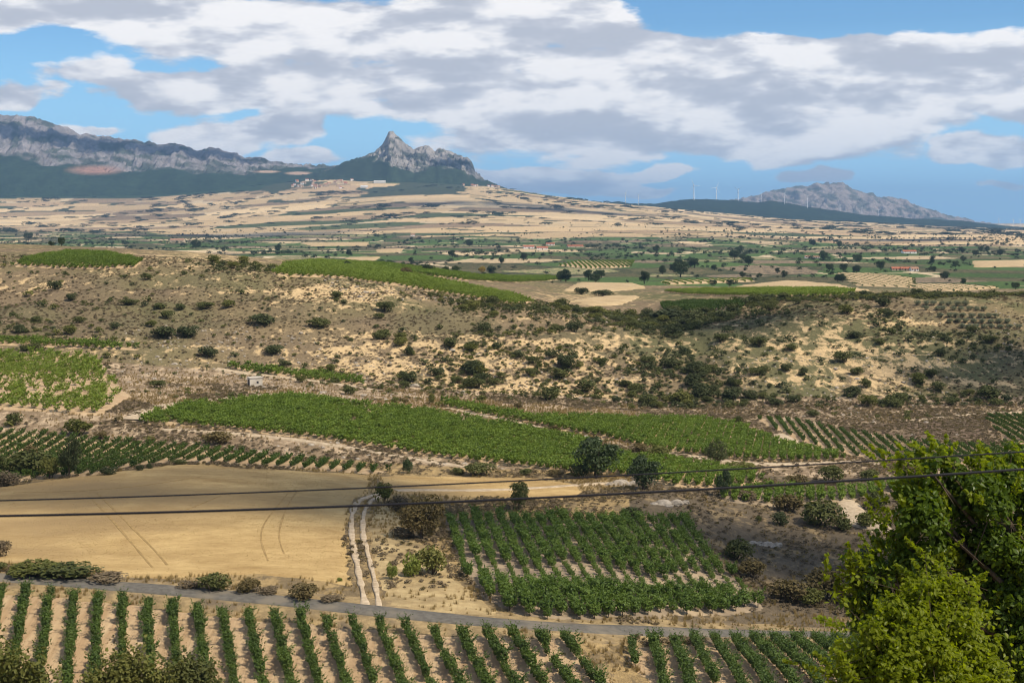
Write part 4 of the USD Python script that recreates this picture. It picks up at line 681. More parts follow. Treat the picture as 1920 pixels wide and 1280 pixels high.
# the olive grove on the right hill
G = [(571, [1320, 1370, 1410, 1455, 1495, 1545, 1590]), (580, [1370, 1430, 1465, 1520, 1560, 1615, 1650, 1695]), (593, [1455, 1500, 1535, 1575, 1630, 1680, 1725, 1760]), (603, [1505, 1550, 1590, 1635, 1685, 1735, 1780, 1825]), (613, [1575, 1605, 1650, 1690, 1735, 1790, 1840, 1890])]
for y, xs_ in G:
    for c_, x in enumerate(xs_):
        P = ground(1280 + x / 3, y + 2 + (x - 1500) * .004); s = P[1] / FPX * 15.5
        thing('olive_tree', 'round grey green olive tree, %s from left in the %s row of the hill grove' % (ORD[c_], ORD[G.index((y, xs_))]), 'olive tree', P, prng.uniform(0, 360), (s, s, s * .82), 'olive trees of the grove on the right hill', ref=KINDS[f'shrub_olive_{prng.integers(NS)}'])

# ------------------------------------------------------------------ scrub nobody could count, and the larger bushes among it
def scatter(n, x0, x1, d0, d1, seed):
    rng = np.random.default_rng(seed); d = np.sqrt(rng.uniform(d0 ** 2, d1 ** 2, n)); u = (rng.uniform(x0, x1, n) - CX) / FPX
    X, Y = u * d, d; Z = H(X, Y); return X, Y, Z, u * FPX + CX, HY - Z / Y * FPX, rng
allf = shapely.union_all([FIELDS[k] for k in FIELDS if not k.startswith('p1') and k not in ('stubble', 'grass_right_of_track', 'fallow')]).buffer(.6)
roadbuf = LineString(road_w).buffer(2.0)
def keep_off(X, Y): return ~shapely.contains_xy(allf, X, Y)
X, Y, Z, px, py, rng = scatter(44000, -40, 1960, 372, 545, 31)
dens = .10 + .9 * ramp(fbm(X, Y, 45, 4, 33), -.05, .16)
dens *= np.where(px > 1180, 1.5, 1.0) * np.where((px < 820) & (py < 640), .7, 1.0)
for x, y, w, h, k in [(800, 600, 230, 26, .9), (1640, 820, 190, 30, .9), (640, 550, 190, 22, .7), (850, 700, 450, 70, -.6), (1650, 690, 300, 90, -.6), (1320, 660, 130, 100, -.8)]:
    dens *= 1 - k * np.clip(1.4 - 1.4 * np.hypot((px - x) / w, (py - y) / h), 0, 1)
grove = (px > 1700) & (py > 560) & (py < 622)
k = (rng.random(len(X)) < dens * .33) & keep_off(X, Y) & (py > 470) & ~grove
X, Y, Z, px, py = X[k], Y[k], Z[k], px[k], py[k]
size = np.exp(rng.normal(math.log(1.15), .55, len(X))); size = np.where(rng.random(len(X)) < .06, size * 1.9, size)
SHRUB_FOUND, TREE_FOUND = [], []
order = np.argsort(-size / Y); big = [i for i in order if 0 < px[i] < 1920][:130]; bigset = set(big)
for i in big:
    left = px[i] < 1200
    m = ['scrub', 'scrub_dark', 'scrub', 'scrub_olive'][rng.integers(4)]
    o = thing('shrub', 'bush', 'shrub', (X[i], Y[i], Z[i] - .1), rng.uniform(0, 360), (size[i] * 1.1, size[i], size[i] * .7), 'scrub bushes of the %s hillside' % ('left' if left else 'right'), ref=KINDS[f'shrub_{m}_{rng.integers(NS)}'])
    SHRUB_FOUND.append((o, px[i], py[i], ('large ' if size[i] > 2.2 else 'small ') + {'scrub': 'green', 'scrub_dark': 'dark green', 'scrub_olive': 'olive green'}[m]))
r = np.array([i for i in range(len(X)) if i not in bigset])
for part_, ms, lb in ((px[r] < 1200, ['scrub', 'scrub_dark', 'scrub_olive', 'scrub'], 'small scrub bushes speckling the stony left hillside'), (px[r] >= 1200, ['scrub_dark', 'scrub', 'scrub_dark'], 'small dark scrub bushes speckling the stony right hillside')):
    q = r[part_]; S = np.column_stack([size[q] * 1.1, size[q], size[q] * .72])
    stuff('hillside_scrub', [f'tiny_{m}_{v}' for m in ms for v in range(NS)], np.column_stack([X[q], Y[q], Z[q] - .08]), S, rng.uniform(0, 6.28, len(q)), lb, 'scrub')
# heather-like dwarf bushes and dry tufts
X, Y, Z, px, py, rng = scatter(45000, -40, 1960, 372, 560, 37)
k = (rng.random(len(X)) < .5 * ramp(fbm(X, Y, 30, 3, 39), -.16, .1)) & keep_off(X, Y)
q = np.nonzero(k)[0]; s = rng.uniform(.5, 1.3, len(q))
stuff('heath', [f'heathtuft_{v}' for v in range(3)], np.column_stack([X[q], Y[q], Z[q] - .05]), np.column_stack([s, s, s * .5]), rng.uniform(0, 6.28, len(q)), 'low purple brown heath covering the hillsides', 'heath')
X, Y, Z, px, py, rng = scatter(9000, -40, 1960, 262, 530, 41)
k = (fbm(X, Y, 50, 4, 43) > .03) & keep_off(X, Y); q = np.nonzero(k)[0]; s = np.exp(rng.normal(-.6, .5, len(q)))
stuff('loose_rocks', [f'rock_{v}' for v in range(3)], np.column_stack([X[q], Y[q], Z[q]]), s, rng.uniform(0, 6.28, len(q)), 'pale stones strewn over the slopes and banks', 'rocks')
# banks and verges near by
X, Y, Z, px, py, rng = scatter(80000, -60, 1980, 140, 380, 45)
stub = FIELDS['stubble'].buffer(-.8)
k = ~shapely.contains_xy(allf.buffer(-1.2), X, Y) & ~shapely.contains_xy(roadbuf, X, Y) & ~shapely.contains_xy(stub, X, Y) & (rng.random(len(X)) < .25 + .75 * ramp(fbm(X, Y, 14, 3, 47), -.1, .1))
tr = shapely.union_all([LineString(ribbon_line(p)).buffer(.42) for p in ([(735, 919), (672, 938), (658, 985), (668, 1045), (683, 1128)], [(735, 923), (690, 942), (679, 985), (690, 1040), (708, 1133)])])
k &= ~shapely.contains_xy(tr, X, Y); q = np.nonzero(k)[0]
heathy = (fbm(X[q], Y[q], 22, 3, 49) > .02) | ((px[q] > 1200) & (py[q] < 1150) & (rng.random(len(q)) < .75))
a = q[~heathy]; s = rng.uniform(.28, .75, len(a)); stuff('dry_grass', [f'tuft_{v}' for v in range(3)], np.column_stack([X[a], Y[a], Z[a] + .1]), s, rng.uniform(0, 6.28, len(a)), 'dry straw coloured grass on verges and banks', 'grass')
a = q[heathy]; s = rng.uniform(.5, 1.2, len(a)); stuff('heath', [f'heathtuft_{v}' for v in range(3)] + ['tiny_scrub_brown_0'], np.column_stack([X[a], Y[a], Z[a] + .05]), np.column_stack([s, s, s * .55]), rng.uniform(0, 6.28, len(a)), 'low brown heath and weeds beside the road and fields', 'heath')
X, Y, Z, px, py, rng = scatter(2600, -60, 1980, 262, 385, 51)
k = keep_off(X, Y) & (fbm(X, Y, 16, 3, 53) > .04); q = np.nonzero(k)[0]; s = np.exp(rng.normal(.1, .4, len(q)))
stuff('bank_scrub', [f'tiny_{m}_{v}' for m in ('scrub', 'scrub_brown', 'scrub_olive') for v in range(NS)], np.column_stack([X[q], Y[q], Z[q]]), np.column_stack([s, s, s * .7]), rng.uniform(0, 6.28, len(q)), 'small weeds and bushes on the earth banks', 'scrub')

X, Y, Z, px, py, rng = scatter(60000, -60, 1200, 160, 262, 58)
q = np.nonzero(shapely.contains_xy(FIELDS['stubble'].union(FIELDS['stubble2']).buffer(-.2), X, Y) & (rng.random(len(X)) < .25 + .75 * ramp(fbm(X, Y * 2, 18, 4, 59), -.05, .1)))[0]
q = q[rng.random(len(q)) < .6]; s = rng.uniform(.05, .12, len(q)); stuff('stubble_straw', [f'tuft_{v}' for v in range(3)], np.column_stack([X[q], Y[q], Z[q] + .13]), np.column_stack([s * 1.6, s * 1.6, s]), rng.uniform(0, 6.28, len(q)), 'cut straw standing on the golden stubble field', 'straw')
X, Y, Z, px, py, rng = scatter(16000, -40, 1700, 134, 172, 55)
q = np.nonzero(shapely.contains_xy(FIELDS['front_left'].union(FIELDS['front_right']).buffer(-.3), X, Y))[0]; wd = q[(fbm(X[q], Y[q], 7, 3, 57) > .09) & (rng.random(len(q)) < .5)]; cl = q[rng.random(len(q)) < .55]
s = rng.uniform(.04, .16, len(cl)); stuff('clods', [f'clod_{v}' for v in range(3)], np.column_stack([X[cl], Y[cl], Z[cl] + .17]), s, rng.uniform(0, 6.28, len(cl)), 'clods of pale earth between the front vine rows', 'clods')
s = rng.uniform(.12, .34, len(wd)); stuff('weeds', ['tuft_0', 'tuft_1', 'tiny_scrub_olive_0'], np.column_stack([X[wd], Y[wd], Z[wd] + .16]), s, rng.uniform(0, 6.28, len(wd)), 'dry weeds between the front vine rows', 'weeds')

# trees and hedgerows of the plain
X, Y, Z, px, py, rng = scatter(34000, -40, 1960, 900, 4600, 57)
hd = np.abs(fbm(X, Y * .55, 170, 3, 59)); k = ((hd < .018) & (rng.random(len(X)) < .55)) | (rng.random(len(X)) < .05) | ((fbm(X, Y, 320, 3, 61) > .13) & (rng.random(len(X)) < .30))
k &= (rng.random(len(X)) < np.interp(py, [380, 430, 445, 600], [.06, .12, .8, 1.0]))
for key in FIELDS:
    if key[0] == 'p' and key[1:].isdigit(): k &= ~shapely.contains_xy(FIELDS[key], X, Y)
k &= keep_off(X, Y); q = np.nonzero(k)[0]; s = np.exp(rng.normal(math.log(4.6), .42, len(q)))
vis = q[np.argsort(-s / Y[q])]; sz = dict(zip(q, s)); bigs = [i for i in vis if 0 < px[i] < 1920][:110]; bs = set(bigs)
for i in bigs:
    w = sz[i]; side = 'left' if px[i] < 640 else 'middle' if px[i] < 1280 else 'right'
    o = thing('tree', 'tree', 'tree', (X[i], Y[i], Z[i] - .3), rng.uniform(0, 360), (w * 1.15, w, w * .95), 'trees scattered over the %s of the plain' % side, ref=KINDS[f'tree_tree_{rng.integers(2)}'])
    TREE_FOUND.append((o, px[i], py[i], 'tall dark' if w > 8 else 'small dark'))
r = np.array([i for i in q if i not in bs]); w = np.array([sz[i] for i in r])
stuff('plain_trees', [f'tiny_plain_tree_{v}' for v in range(NS)] + ['tiny_tree_0'], np.column_stack([X[r], Y[r], Z[r] - .3]), np.column_stack([w * 1.4, w, w * .85]), rng.uniform(0, 6.28, len(r)), 'hedgerow trees and copses of the far plain', 'trees')
X, Y, Z, px, py, rng = scatter(26000, -40, 1960, 4300, 8600, 63)
hd = np.abs(fbm(X, Y * .5, 420, 3, 65)); k = ((hd < .011) & (rng.random(len(X)) < .8)) | ((fbm(X, Y * .5, 420, 4, 67) > .17) & (rng.random(len(X)) < .55)) | (rng.random(len(X)) < .006)
q = np.nonzero(k)[0]; w = np.exp(rng.normal(math.log(10), .42, len(q)))
stuff('far_copses', [f'tiny_plain_tree_{v}' for v in range(NS)], np.column_stack([X[q], Y[q], Z[q] - .5]), np.column_stack([w * 2.6, w, w * .6]), rng.normal(0, .25, len(q)), 'dark copses and hedges between the far corn fields', 'trees')
def name_by_place(found, anchors, noun, where):
    sets = {}
    for prim, x, y, adj in found:
        a = min(anchors, key=lambda a: math.hypot(anchors[a][0] - x, 2.5 * (anchors[a][1] - y))); dx, dy = x - anchors[a][0], 2.5 * (y - anchors[a][1])
        side = ('right of' if dx > 0 else 'left of') if abs(dx) > abs(dy) else ('below' if dy > 0 else 'above')
        sets.setdefault((a, side, adj), []).append((math.hypot(dx, dy), prim))
    for (a, side, adj), l in sets.items():
        for k, (_, prim) in enumerate(sorted(l, key=lambda t: t[0])): tag(prim, f'{adj} {noun}, {ORD[k]} nearest {side} the {a}')
name_by_place(SHRUB_FOUND, {'pale stone hut': (478, 714), 'wide flat hillside bush': (495, 600), 'crest vineyard': (760, 535), 'sunny bush vines': (100, 700), 'left hilltop vines': (150, 490), 'dark slope heath': (860, 600), 'long curved vineyard': (800, 790), 'upper vineyard': (1250, 800), 'ravine thicket': (1305, 715), 'hill olive grove': (1810, 595), 'sunlit plateau vines': (1440, 550), 'striped vine rows': (1600, 820), 'right slope thicket': (1602, 740), 'pale hillside scar': (1480, 645)}, 'bush', 'hillside')
name_by_place(TREE_FOUND, {'white farm sheds': (1005, 464), 'red roofed barns': (1690, 505), 'long white farmhouse': (1704, 472), 'tan stone barn': (333, 452), 'golden yellow tree': (904, 508), 'striped young vines': (1640, 525), 'lone gap tree': (1208, 522), 'tiny whitish house': (1520, 482), 'lone white hut': (774, 441), 'left skyline trees': (108, 458)}, 'tree', 'plain')
# the ridge plateau hedge on the right hill
X, Y, Z, px, py, rng = scatter(1500, 1330, 1960, 500, 533, 69); k = (fbm(X, Y, 20, 3, 71) > -.06) & keep_off(X, Y) & ~((px > 1700) & (py > 562)); q = np.nonzero(k)[0]; w = rng.uniform(1.0, 2.6, len(q))
stuff('ridge_scrub', [f'tiny_{m}_{v}' for m in ('scrub', 'scrub_olive', 'scrub_dark') for v in range(NS)], np.column_stack([X[q], Y[q], Z[q] - .1]), np.column_stack([w * 1.2, w, w * .7]), rng.uniform(0, 6.28, len(q)), 'scrub growing along the ridge of the right hill', 'scrub')

# ------------------------------------------------------------------ buildings
def box(x0, x1, y0, y1, z0, z1): m = trimesh.creation.box((x1 - x0, y1 - y0, z1 - z0)); m.apply_translation(((x0 + x1) / 2, (y0 + y1) / 2, (z0 + z1) / 2)); return tm(m)
def gable(w, d, h, rise, over=.35, th=.25):
    s = (w / 2 + over); ov = d / 2 + over; zr = h + rise; ze = h - over * rise / (d / 2)
    a = np.array([[-s, -ov, ze], [s, -ov, ze], [s, 0, zr], [-s, 0, zr], [s, ov, ze], [-s, ov, ze]]); b = a + [0, 0, th]
    v = np.vstack([a, b]); f = [[6, 7, 8], [6, 8, 9], [9, 8, 10], [9, 10, 11], [0, 3, 2], [0, 2, 1], [3, 5, 4], [3, 4, 2], [0, 1, 7], [0, 7, 6], [5, 11, 10], [5, 10, 4], [0, 6, 9], [0, 9, 3], [3, 9, 11], [3, 11, 5], [1, 2, 8], [1, 8, 7], [2, 4, 10], [2, 10, 8]]
    return v, np.array(f)
def walls(w, d, h, rise):
    v = np.array([[-w / 2, -d / 2, -2.5], [w / 2, -d / 2, -2.5], [w / 2, d / 2, -2.5], [-w / 2, d / 2, -2.5], [-w / 2, -d / 2, h], [w / 2, -d / 2, h], [w / 2, d / 2, h], [-w / 2, d / 2, h], [-w / 2, 0, h + rise], [w / 2, 0, h + rise]])
    return v, np.array([[0, 1, 5], [0, 5, 4], [1, 2, 6], [1, 6, 5], [2, 3, 7], [2, 7, 6], [3, 0, 4], [3, 4, 7], [4, 8, 7], [5, 6, 9], [4, 5, 9], [4, 9, 8], [7, 8, 9], [7, 9, 6]])
def house(loc, rz, w, d, h, rise, wall, roof, label, category='house', group=None, name='house', nwin=3, door=True):
    t = thing(name, label, category, loc, rz, group=group)
    part(t, 'wall', walls(w, d, h, rise), M[wall]); part(t, 'roof', gable(w, d, h + .02, rise), M[roof])
    if nwin:
        for k in range(nwin):
            x = -w / 2 + (k + .5) * w / nwin
            if door and k == nwin // 2: part(t, 'door', box(x - .6, x + .6, -d / 2 - .06, -d / 2 + .05, 0, 2.2), M['door'])
            else: part(t, 'window', box(x - .5, x + .5, -d / 2 - .05, -d / 2 + .05, h * .45, h * .45 + 1.2), M['glass_dark'])
    return t
for x, y, wpx, hpx, wall, roof, lb in [
    (991, 466, 20, 5, 'white_wall', 'tile', 'long white farm shed with a red roof, leftmost of the farm on the plain'), (1017, 468, 21, 5, 'white_wall', 'tile', 'white farm shed with a red roof right of the leftmost shed'), (1032, 460, 16, 4, 'white_wall', 'tile', 'smaller white farmhouse with red roof behind the two sheds'), (1078, 464, 30, 4, 'tan_wall', 'tile', 'low brick shed with a long red roof right of the white farm'),
    (1679, 507, 16, 5, 'tan_wall', 'tile', 'red roofed barn, left of three on the right plain'), (1697, 507, 16, 5, 'tan_wall', 'tile', 'red roofed barn between the other red barn and the white house'), (1714, 508, 14, 6, 'white_wall', 'tile_brown', 'small white house right of the two red roofed barns'), (1704, 475, 26, 5, 'white_wall', 'tile', 'long white farmhouse with red roof out on the right plain'), (1514, 484, 10, 4, 'white_wall', 'tile_brown', 'tiny whitish house in the vineyards of the right plain'), (1530, 484, 13, 3, 'white_wall', 'tile_brown', 'low whitish shed beside the tiny house on the right plain'), (333, 455, 26, 7, 'tan_wall', 'tile_brown', 'tan stone barn among the vineyards on the left plain'), (774, 443, 8, 4, 'white_wall', 'tile_brown', 'lone white hut in the scrub of the middle plain')]:
    P = ground(x, y, 1050); k = P[1] / FPX
    house(P, prng.uniform(-12, 12), wpx * k, max(6, wpx * k * .5), hpx * k * .7, hpx * k * .35 + .6, wall, roof, lb, 'barn' if 'barn' in lb or 'shed' in lb else 'house')
for x, y, wpx, lb in [(413, 343, 32, 'long white hall at the edge of the forest left of the village'), (712, 343, 22, 'long white warehouse on the slope below the rocky peak'), (683, 352, 14, 'white shed right of the hillside village')]:
    P = ground(x, y, 4000); k = P[1] / FPX
    house(P, 3, wpx * k, 18, 9, 3, 'white_wall', 'white_wall', lb, 'warehouse', name='warehouse', nwin=0)
vr = np.random.default_rng(77)
for n_, (xa, xb, ya, yb, lb, g_) in ((34, (548, 662, 338, 354, 'small tiled house, %s from the left in the village on the slope below the peak', 'houses of the hillside village')), (12, (868, 935, 341, 350, 'tiny tiled house, %s from the left in the hamlet right below the peak', 'houses of the hamlet below the peak'))):
    for k, xh in enumerate(np.sort(vr.uniform(xa, xb, n_))):
        P = ground(xh, vr.uniform(ya, yb), 4500)
        w = vr.uniform(12, 22); house(P, vr.uniform(-40, 40), w, vr.uniform(10, 15), vr.uniform(6, 10), vr.uniform(2.5, 4), ['white_wall', 'tan_wall', 'tan_wall'][vr.integers(3)], ['tile', 'tile', 'tile_brown'][vr.integers(3)], lb % ORD[k], 'house', g_, nwin=0)
# the hut on the bank
P = ground(478, 724); hut = thing('stone_hut', 'small pale square hut with a dark doorway on the earth bank', 'hut', P, 24)
part(hut, 'wall', cat([box(-1.6, 1.6, -1.4, 1.4, -.6, 2.2)]), M['concrete']); part(hut, 'roof', box(-1.75, 1.75, -1.55, 1.55, 2.203, 2.36), M['concrete']); part(hut, 'door', box(-1.66, -1.58, -.5, .5, 0, 1.8), M['glass_dark']); part(hut, 'window', box(.1, .6, -1.44, -1.36, .9, 1.4), M['glass_dark'])
P = ground(605, 737); top('boulder', (tm(trimesh.Trimesh(rock(5)[0] * 2.2 + P, rock(5)[1]))), M['stone'], 'pale boulder beside the farm track right of the hut', 'boulder')
P = ground(1078, 1149); t = thing('field_marker', 'grey upright stone slab at the front edge of the vine block', 'marker stone', P, 8); part(t, 'slab', tm(trimesh.creation.box((.75, .3, 1.3), transform=trimesh.transformations.translation_matrix((0, 0, .5)))), M['stone'])
for x, y, s, lb in ((1245, 945, 3.2, 'grey rock outcrop left of the narrow dark tree'), (1165, 908, 3.6, 'heap of pale stones under the tall broad tree'), (1440, 1022, 2.4, 'pale weathered rock on the brown slope beyond the vine block'), (1270, 942, 2.2, 'slanting light grey rock slab behind the vine block'), (1412, 1018, 1.6, 'small pale rock on the brown slope')):
    P = ground(x, y); rs = cat([(rock(k)[0] * s * q + P + np.array([dx * s, dy * s, 0]), rock(k)[1]) for k, q, dx, dy in ((0, 1, 0, 0), (1, .7, .6, .1), (2, .55, -.5, -.2), (3, .4, .2, -.5))]); top('rock_outcrop', rs, M['stone'], lb, 'rocks')

# ------------------------------------------------------------------ wind turbines on the skyline
def revolve(prof, n=12): return tm(trimesh.creation.revolve(np.array(prof), sections=n))
def blade(ang):
    m = trimesh.creation.box((1.8, .5, 34)); v = np.array(m.subdivide().vertices); f = np.array(m.subdivide().faces)
    v[:, 2] += 18; v[:, 0] = v[:, 0] * (1.15 - .9 * (v[:, 2] / 35)); c, s_ = math.cos(ang), math.sin(ang)
    return np.column_stack([v[:, 0] * c + v[:, 2] * s_, v[:, 1] - 3.2, -v[:, 0] * s_ + v[:, 2] * c]), f
tower = make_kind('turbine_a', [('tower', revolve([(0, -20), (2.6, -20), (1.4, 67), (0, 67)]), 'turbine', True), ('nacelle', tm(trimesh.creation.box((4, 9, 4), transform=trimesh.transformations.translation_matrix((0, 1.5, 69)))), 'turbine', False), ('hub', tm(trimesh.creation.icosphere(1, 2.0).apply_translation((0, -3.6, 69))), 'turbine', True)])
for v in range(3):
    p = make_kind(f'turbine_{v}', []); stage.GetPrimAtPath(p).GetReferences().AddInternalReference(KINDS['turbine_a'])
    for b in range(3):
        vv, ff = blade(math.radians(25 + 37 * v + 120 * b)); usdkit.mesh(stage, p + ('/blade' if b == 0 else f'/blade_{b:03d}'), (vv + [0, 0, 69], ff), M['turbine'])
for i, (x, yb, yt, d) in enumerate([(1173, 381, 362, 9100), (1197, 381, 365, 9000), (1301, 373, 347, 9100), (1343, 376, 352, 9300), (1384, 377, 355, 9300), (1427, 379, 363, 9600), (1471, 381, 363, 9100), (1514, 389, 368, 9100), (1575, 399, 384, 9600), (1616, 405, 390, 9600), (1647, 405, 394, 10300), (1873, 420, 410, 10500), (1900, 424, 412, 10500), (1913, 426, 412, 10500)]):
    z0 = (HY - yb) / FPX * d; s = (yb - yt) / FPX * d / 70
    thing('wind_turbine', ['white wind turbine standing farthest left, above the end of the corn slope', 'white wind turbine just right of the leftmost one', 'tall white turbine against the sky at the left end of the wooded hill', 'white turbine on the wooded hill left of the far mountain', 'white turbine at the left foot of the far mountain', 'white turbine small in front of the left shoulder of the far mountain', 'white turbine in front of the grey left face of the far mountain', 'white turbine below the summit of the far mountain, nearest to view', 'small white turbine on the dip of the wooded hill', 'small white turbine low on the right part of the wooded hill', 'very small white turbine right of the low one', 'tiny turbine on the far right skyline, left of three', 'tiny turbine on the far right skyline, middle of three', 'tiny turbine on the far right skyline, right of three'][i], 'wind turbine', (( x - CX) / FPX * d, d, z0), prng.uniform(-35, 35), (s, s, s), 'wind turbines on the skyline', ref=KINDS[f'turbine_{i % 3}'])

# ------------------------------------------------------------------ two cables
for name, pts, dist, r_, lb in (('cable', [(-300, 944), (0, 937.5), (640, 917), (1280, 884), (1920, 847), (2300, 822)], 15.5, .0088, 'thinner black overhead cable, the upper of two crossing the view'), ('cable', [(-300, 970), (0, 967), (640, 949), (1280, 919), (1920, 879.5), (2300, 852)], 13.0, .0122, 'thicker black overhead cable, the lower of two crossing the view')):
    a = np.array(pts, float); xx = np.linspace(-300, 2300, 60); yy = np.polyval(np.polyfit(a[:, 0], a[:, 1], 3), xx)
    v = np.column_stack([(xx - CX) / FPX * dist, np.full(60, dist), (HY - yy) / FPX * dist]); ms = [limb(v[i], v[i + 1], r_, r_, 6) for i in range(59)]
    top(name, cat(ms), M['cable'], lb, 'cable')

# ------------------------------------------------------------------ the leafy tree at right and the bushes at the camera's feet
def big_leaves(P, N, size, rng):
    n = len(P); N = N + rng.normal(0, .75, (n, 3)); N /= np.linalg.norm(N, axis=1, keepdims=True)
    a = np.cross(N, rng.normal(0, 1, (n, 3))); a[:, 2] -= .5; a -= N * (a * N).sum(1, keepdims=True); a /= np.linalg.norm(a, axis=1, keepdims=True); b = np.cross(N, a); s = size * rng.uniform(.6, 1.3, (n, 1))
    sh = [(-.5, 0, 0), (-.15, .30, .05), (.12, .26, .05), (.55, 0, -.04), (.12, -.26, .05), (-.15, -.30, .05)]
    v = np.stack([P + a * s * x + b * s * y + N * s * z for x, y, z in sh], 1).reshape(-1, 3); k = np.arange(n)[:, None] * 6
    return v, np.vstack([k + [0, 1, 2], k + [0, 2, 3], k + [0, 3, 4], k + [0, 4, 5]])
def branchy(rng, root, tips, r0):
    """Limbs from the trunk to each tip, with twigs; returns wood and the twig ends."""
    wood, ends = [], []
    for t in tips:
        t = np.array(t, float); mid = root + (t - root) * .55 + rng.normal(0, .18, 3); wood += [limb(root, mid, r0 * .5, r0 * .28, 7), limb(mid, t, r0 * .28, r0 * .08, 6)]
        for k in range(9):
            s = rng.uniform(.35, 1); b = mid + (t - mid) * s; e = b + rng.normal(0, .35, 3) + [0, 0, .12]; wood.append(limb(b, e, r0 * .07, r0 * .02, 4)); ends.append(e)
        ends.append(t)
    return wood, np.array(ends)
def near_tree(name, label, base_px, d, tips_px, seed, m, nleaf, lsize, rad, r0, cat_='tree', m2=None):
    m2 = m2 or m
    """tips_px: (x, y, distance change, spread) of each leafy bough."""
    rng = np.random.default_rng(seed); X0 = (base_px - CX) / FPX * d; z0 = float(H(X0, d)); base = np.array([X0, d, z0])
    tips = [np.array([(x - CX) / FPX * (d + o), d + o, (HY - y) / FPX * (d + o)]) - base for x, y, o, s in tips_px]
    root = np.array([0, 0, min(t[2] for t in tips) - .4]); t = thing(name, label, cat_, base)
    wood, ends = branchy(rng, root, tips, r0)
    part(t, 'trunk', cat([limb((0, 0, -.5), (.05, 0, root[2] * .5), r0 * 1.3, r0 * .95, 10), limb((.05, 0, root[2] * .5), root, r0 * .95, r0 * .6, 10)]), M['bark'], True)
    P, N, YP, YN = [], [], [], []
    for tip, (x, y, o, s) in zip(tips, tips_px):
        k = int(nleaf * s); c = tip + rng.normal(0, .30, (9, 3)) * rad * [1, 1, .8]; i = rng.integers(0, 9, k); dd = rng.normal(0, 1, (k, 3)); dd /= np.linalg.norm(dd, axis=1, keepdims=True)
        P.append(c[i] + dd * (rad * .55 * s ** .5 * rng.uniform(.35, 1, (k, 1)) ** .6) * [1, 1, .9]); N.append(dd + [0, 0, .7])
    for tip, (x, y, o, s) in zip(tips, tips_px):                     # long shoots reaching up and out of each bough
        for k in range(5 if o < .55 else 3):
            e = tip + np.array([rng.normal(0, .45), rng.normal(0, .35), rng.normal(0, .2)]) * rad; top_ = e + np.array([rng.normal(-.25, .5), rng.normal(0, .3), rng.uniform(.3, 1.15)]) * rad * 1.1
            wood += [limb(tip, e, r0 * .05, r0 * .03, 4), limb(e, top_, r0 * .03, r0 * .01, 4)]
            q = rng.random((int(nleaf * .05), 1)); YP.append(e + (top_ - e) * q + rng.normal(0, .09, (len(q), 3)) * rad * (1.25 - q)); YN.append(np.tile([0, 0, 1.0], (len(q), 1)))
    i = rng.integers(0, len(ends), nleaf); P.append(ends[i] + rng.normal(0, .12, (nleaf, 3))); N.append(np.tile([0, 0, 1.0], (nleaf, 1)))
    part(t, 'limbs', cat(wood), M['bark'], True)
    o = part(t, 'crown', big_leaves(np.vstack(P), np.vstack(N), lsize, rng), M[m]); tag(part(t, 'young_shoots', big_leaves(np.vstack(YP), np.vstack(YN), lsize * .9, rng), M[m2]), kind='stuff'); return t  # a second, brighter leaf colour paints sunlit tips on the tall tree
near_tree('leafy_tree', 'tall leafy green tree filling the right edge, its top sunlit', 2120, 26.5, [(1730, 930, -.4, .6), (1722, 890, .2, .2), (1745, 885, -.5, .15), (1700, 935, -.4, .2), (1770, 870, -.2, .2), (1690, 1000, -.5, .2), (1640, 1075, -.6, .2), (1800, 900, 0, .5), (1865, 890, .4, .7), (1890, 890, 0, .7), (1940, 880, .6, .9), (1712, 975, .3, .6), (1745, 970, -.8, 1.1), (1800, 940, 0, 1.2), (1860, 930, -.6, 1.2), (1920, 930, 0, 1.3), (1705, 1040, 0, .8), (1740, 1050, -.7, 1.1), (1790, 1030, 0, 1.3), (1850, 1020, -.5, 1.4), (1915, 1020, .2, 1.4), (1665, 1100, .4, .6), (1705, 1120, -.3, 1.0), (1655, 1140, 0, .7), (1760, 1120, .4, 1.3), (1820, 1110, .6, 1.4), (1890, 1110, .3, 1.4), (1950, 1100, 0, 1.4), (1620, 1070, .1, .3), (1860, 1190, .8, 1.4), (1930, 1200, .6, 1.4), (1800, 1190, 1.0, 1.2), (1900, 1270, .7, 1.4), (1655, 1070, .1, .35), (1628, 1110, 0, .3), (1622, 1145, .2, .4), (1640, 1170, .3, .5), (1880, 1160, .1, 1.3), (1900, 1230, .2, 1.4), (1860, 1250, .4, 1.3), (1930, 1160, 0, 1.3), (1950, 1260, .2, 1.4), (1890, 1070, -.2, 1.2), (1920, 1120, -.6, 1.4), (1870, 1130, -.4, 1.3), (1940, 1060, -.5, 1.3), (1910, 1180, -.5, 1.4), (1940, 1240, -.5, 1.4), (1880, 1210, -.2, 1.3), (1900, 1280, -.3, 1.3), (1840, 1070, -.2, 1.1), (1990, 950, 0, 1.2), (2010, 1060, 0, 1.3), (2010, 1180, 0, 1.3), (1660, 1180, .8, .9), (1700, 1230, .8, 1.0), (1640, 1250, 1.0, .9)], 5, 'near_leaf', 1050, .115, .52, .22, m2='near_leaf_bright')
near_tree('leafy_bush', 'bright yellow green bush in front of the tall leafy tree, bottom right', 1760, 19, [(1700, 1150, 0, .9), (1740, 1130, .2, .9), (1650, 1200, 0, .9), (1780, 1170, 0, 1.0), (1720, 1200, -.4, 1.1), (1820, 1220, .1, 1.0), (1620, 1260, 0, 1.0), (1680, 1260, -.5, 1.2), (1760, 1250, -.4, 1.2), (1840, 1270, 0, 1.1), (1720, 1310, -.5, 1.3), (1640, 1320, -.3, 1.2), (1800, 1320, -.4, 1.3), (1870, 1320, .1, 1.2), (1760, 1110, .2, .4)], 6, 'near_leaf_bright', 1900, .075, .42, .10, 'bush')
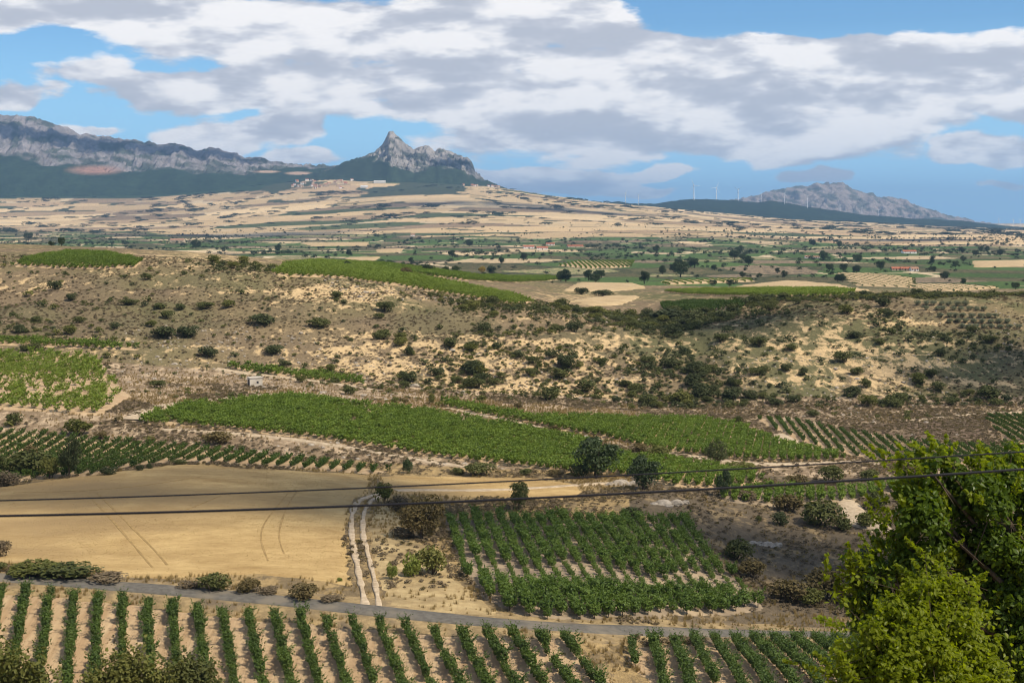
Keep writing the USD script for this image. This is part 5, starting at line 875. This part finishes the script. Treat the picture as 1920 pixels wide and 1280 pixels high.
near_tree('foreground_tree', 'olive brown tree top at the bottom left corner', 20, 74, [(-20, 1225, 0, .9), (15, 1250, 0, 1.0), (60, 1260, 0, 1.0), (10, 1285, 0, 1.0), (75, 1295, 0, 1.0), (-30, 1270, 0, 1.0), (40, 1320, 0, 1.0)], 7, 'scrub_olive', 420, .24, 1.5, .2)
near_tree('foreground_tree', 'green tree top in front of the front rows, left of its grey green neighbour', 245, 78, [(240, 1255, 0, .6), (262, 1250, 0, .6), (212, 1272, 0, .8), (285, 1270, 0, .8), (245, 1275, 0, 1.1), (190, 1285, 0, .9), (300, 1290, 0, .9), (250, 1310, 0, 1.0)], 8, 'scrub_olive', 420, .24, 1.4, .2)
near_tree('foreground_tree', 'grey green tree top in front of the front rows, right of the brighter one', 352, 80, [(350, 1248, 0, .6), (332, 1262, 0, .7), (370, 1264, 0, .7), (352, 1275, 0, 1.0), (320, 1285, 0, .9), (385, 1280, 0, .9), (350, 1310, 0, 1.0)], 9, 'scrub', 420, .22, 1.2, .2)

# ------------------------------------------------------------------ unseen clouds overhead, added to shade chosen parts of the land
n = {"g": ("geometry", {}), "n": ("noise_texture", {"scale": .012, "detail": 5.0, "roughness": .6}), "f": ("map_range", {"from_min": .40, "from_max": .62, "to_min": .04, "to_max": .34, "clamp": True}),
     "t": ("transparent_bsdf", {}), "d": ("diffuse_bsdf", {"color": (.9, .9, .9)}), "m": ("mix_closure", {})}
M['cloud'] = usdkit.material(stage, '/World/Looks/cloud_vapour', n, [("g.position", "n.vector"), ("n.fac", "f.value"), ("f.result", "m.fac"), ("t.BSDF", "m.closure1"), ("d.BSDF", "m.closure2")], surface="m.closure")
def cloud(px, py, dmin, along, across, seed, alt=1500.0, turn=0.0):
    """An added, unseen flat-bottomed puff, set so that its shadow falls round the given spot of the land."""
    rng = np.random.default_rng(seed); P = ground(px, py, dmin) if dmin < 9000 else np.array([(px - CX) / FPX * dmin, dmin, (HY - py) / FPX * dmin])
    c = P + SUN * (alt - P[2]) / SUN[2]; ms = []
    for k in range(16):
        m = trimesh.creation.icosphere(3); r = rng.uniform(.28, .5); o_ = rng.normal(0, .38, 2); v = np.array(m.vertices)
        v = v * (1 + .5 * (meshkit.fbm(v * 1.8 + seed + k, 4, seed) - .5))[:, None] * r + [o_[0], o_[1], 0]; v[:, 2] = np.where(v[:, 2] < 0, v[:, 2] * .25, v[:, 2])
        q = v * [along, across, .35 * min(along, across)]; ms.append((np.column_stack([q[:, 0] * math.cos(turn) - q[:, 1] * math.sin(turn), q[:, 0] * math.sin(turn) + q[:, 1] * math.cos(turn), q[:, 2]]) + c, np.array(m.faces)))
    top('cloud', cat(ms), M['cloud'], kind='stuff', smooth=True)
for a in CLOUDS: cloud(*a)

# ------------------------------------------------------------------ air
hz = usdkit.material(stage, '/World/Looks/haze_air', {"v": ("principled_volume", {"color": HAZE_COLOUR, "density": HAZE, "anisotropy": .35})}, volume="v.volume")
top('haze', tm(trimesh.creation.box((30000, 46000, 1520), transform=trimesh.transformations.translation_matrix((0, 19000, 140)))), hz, kind='stuff')
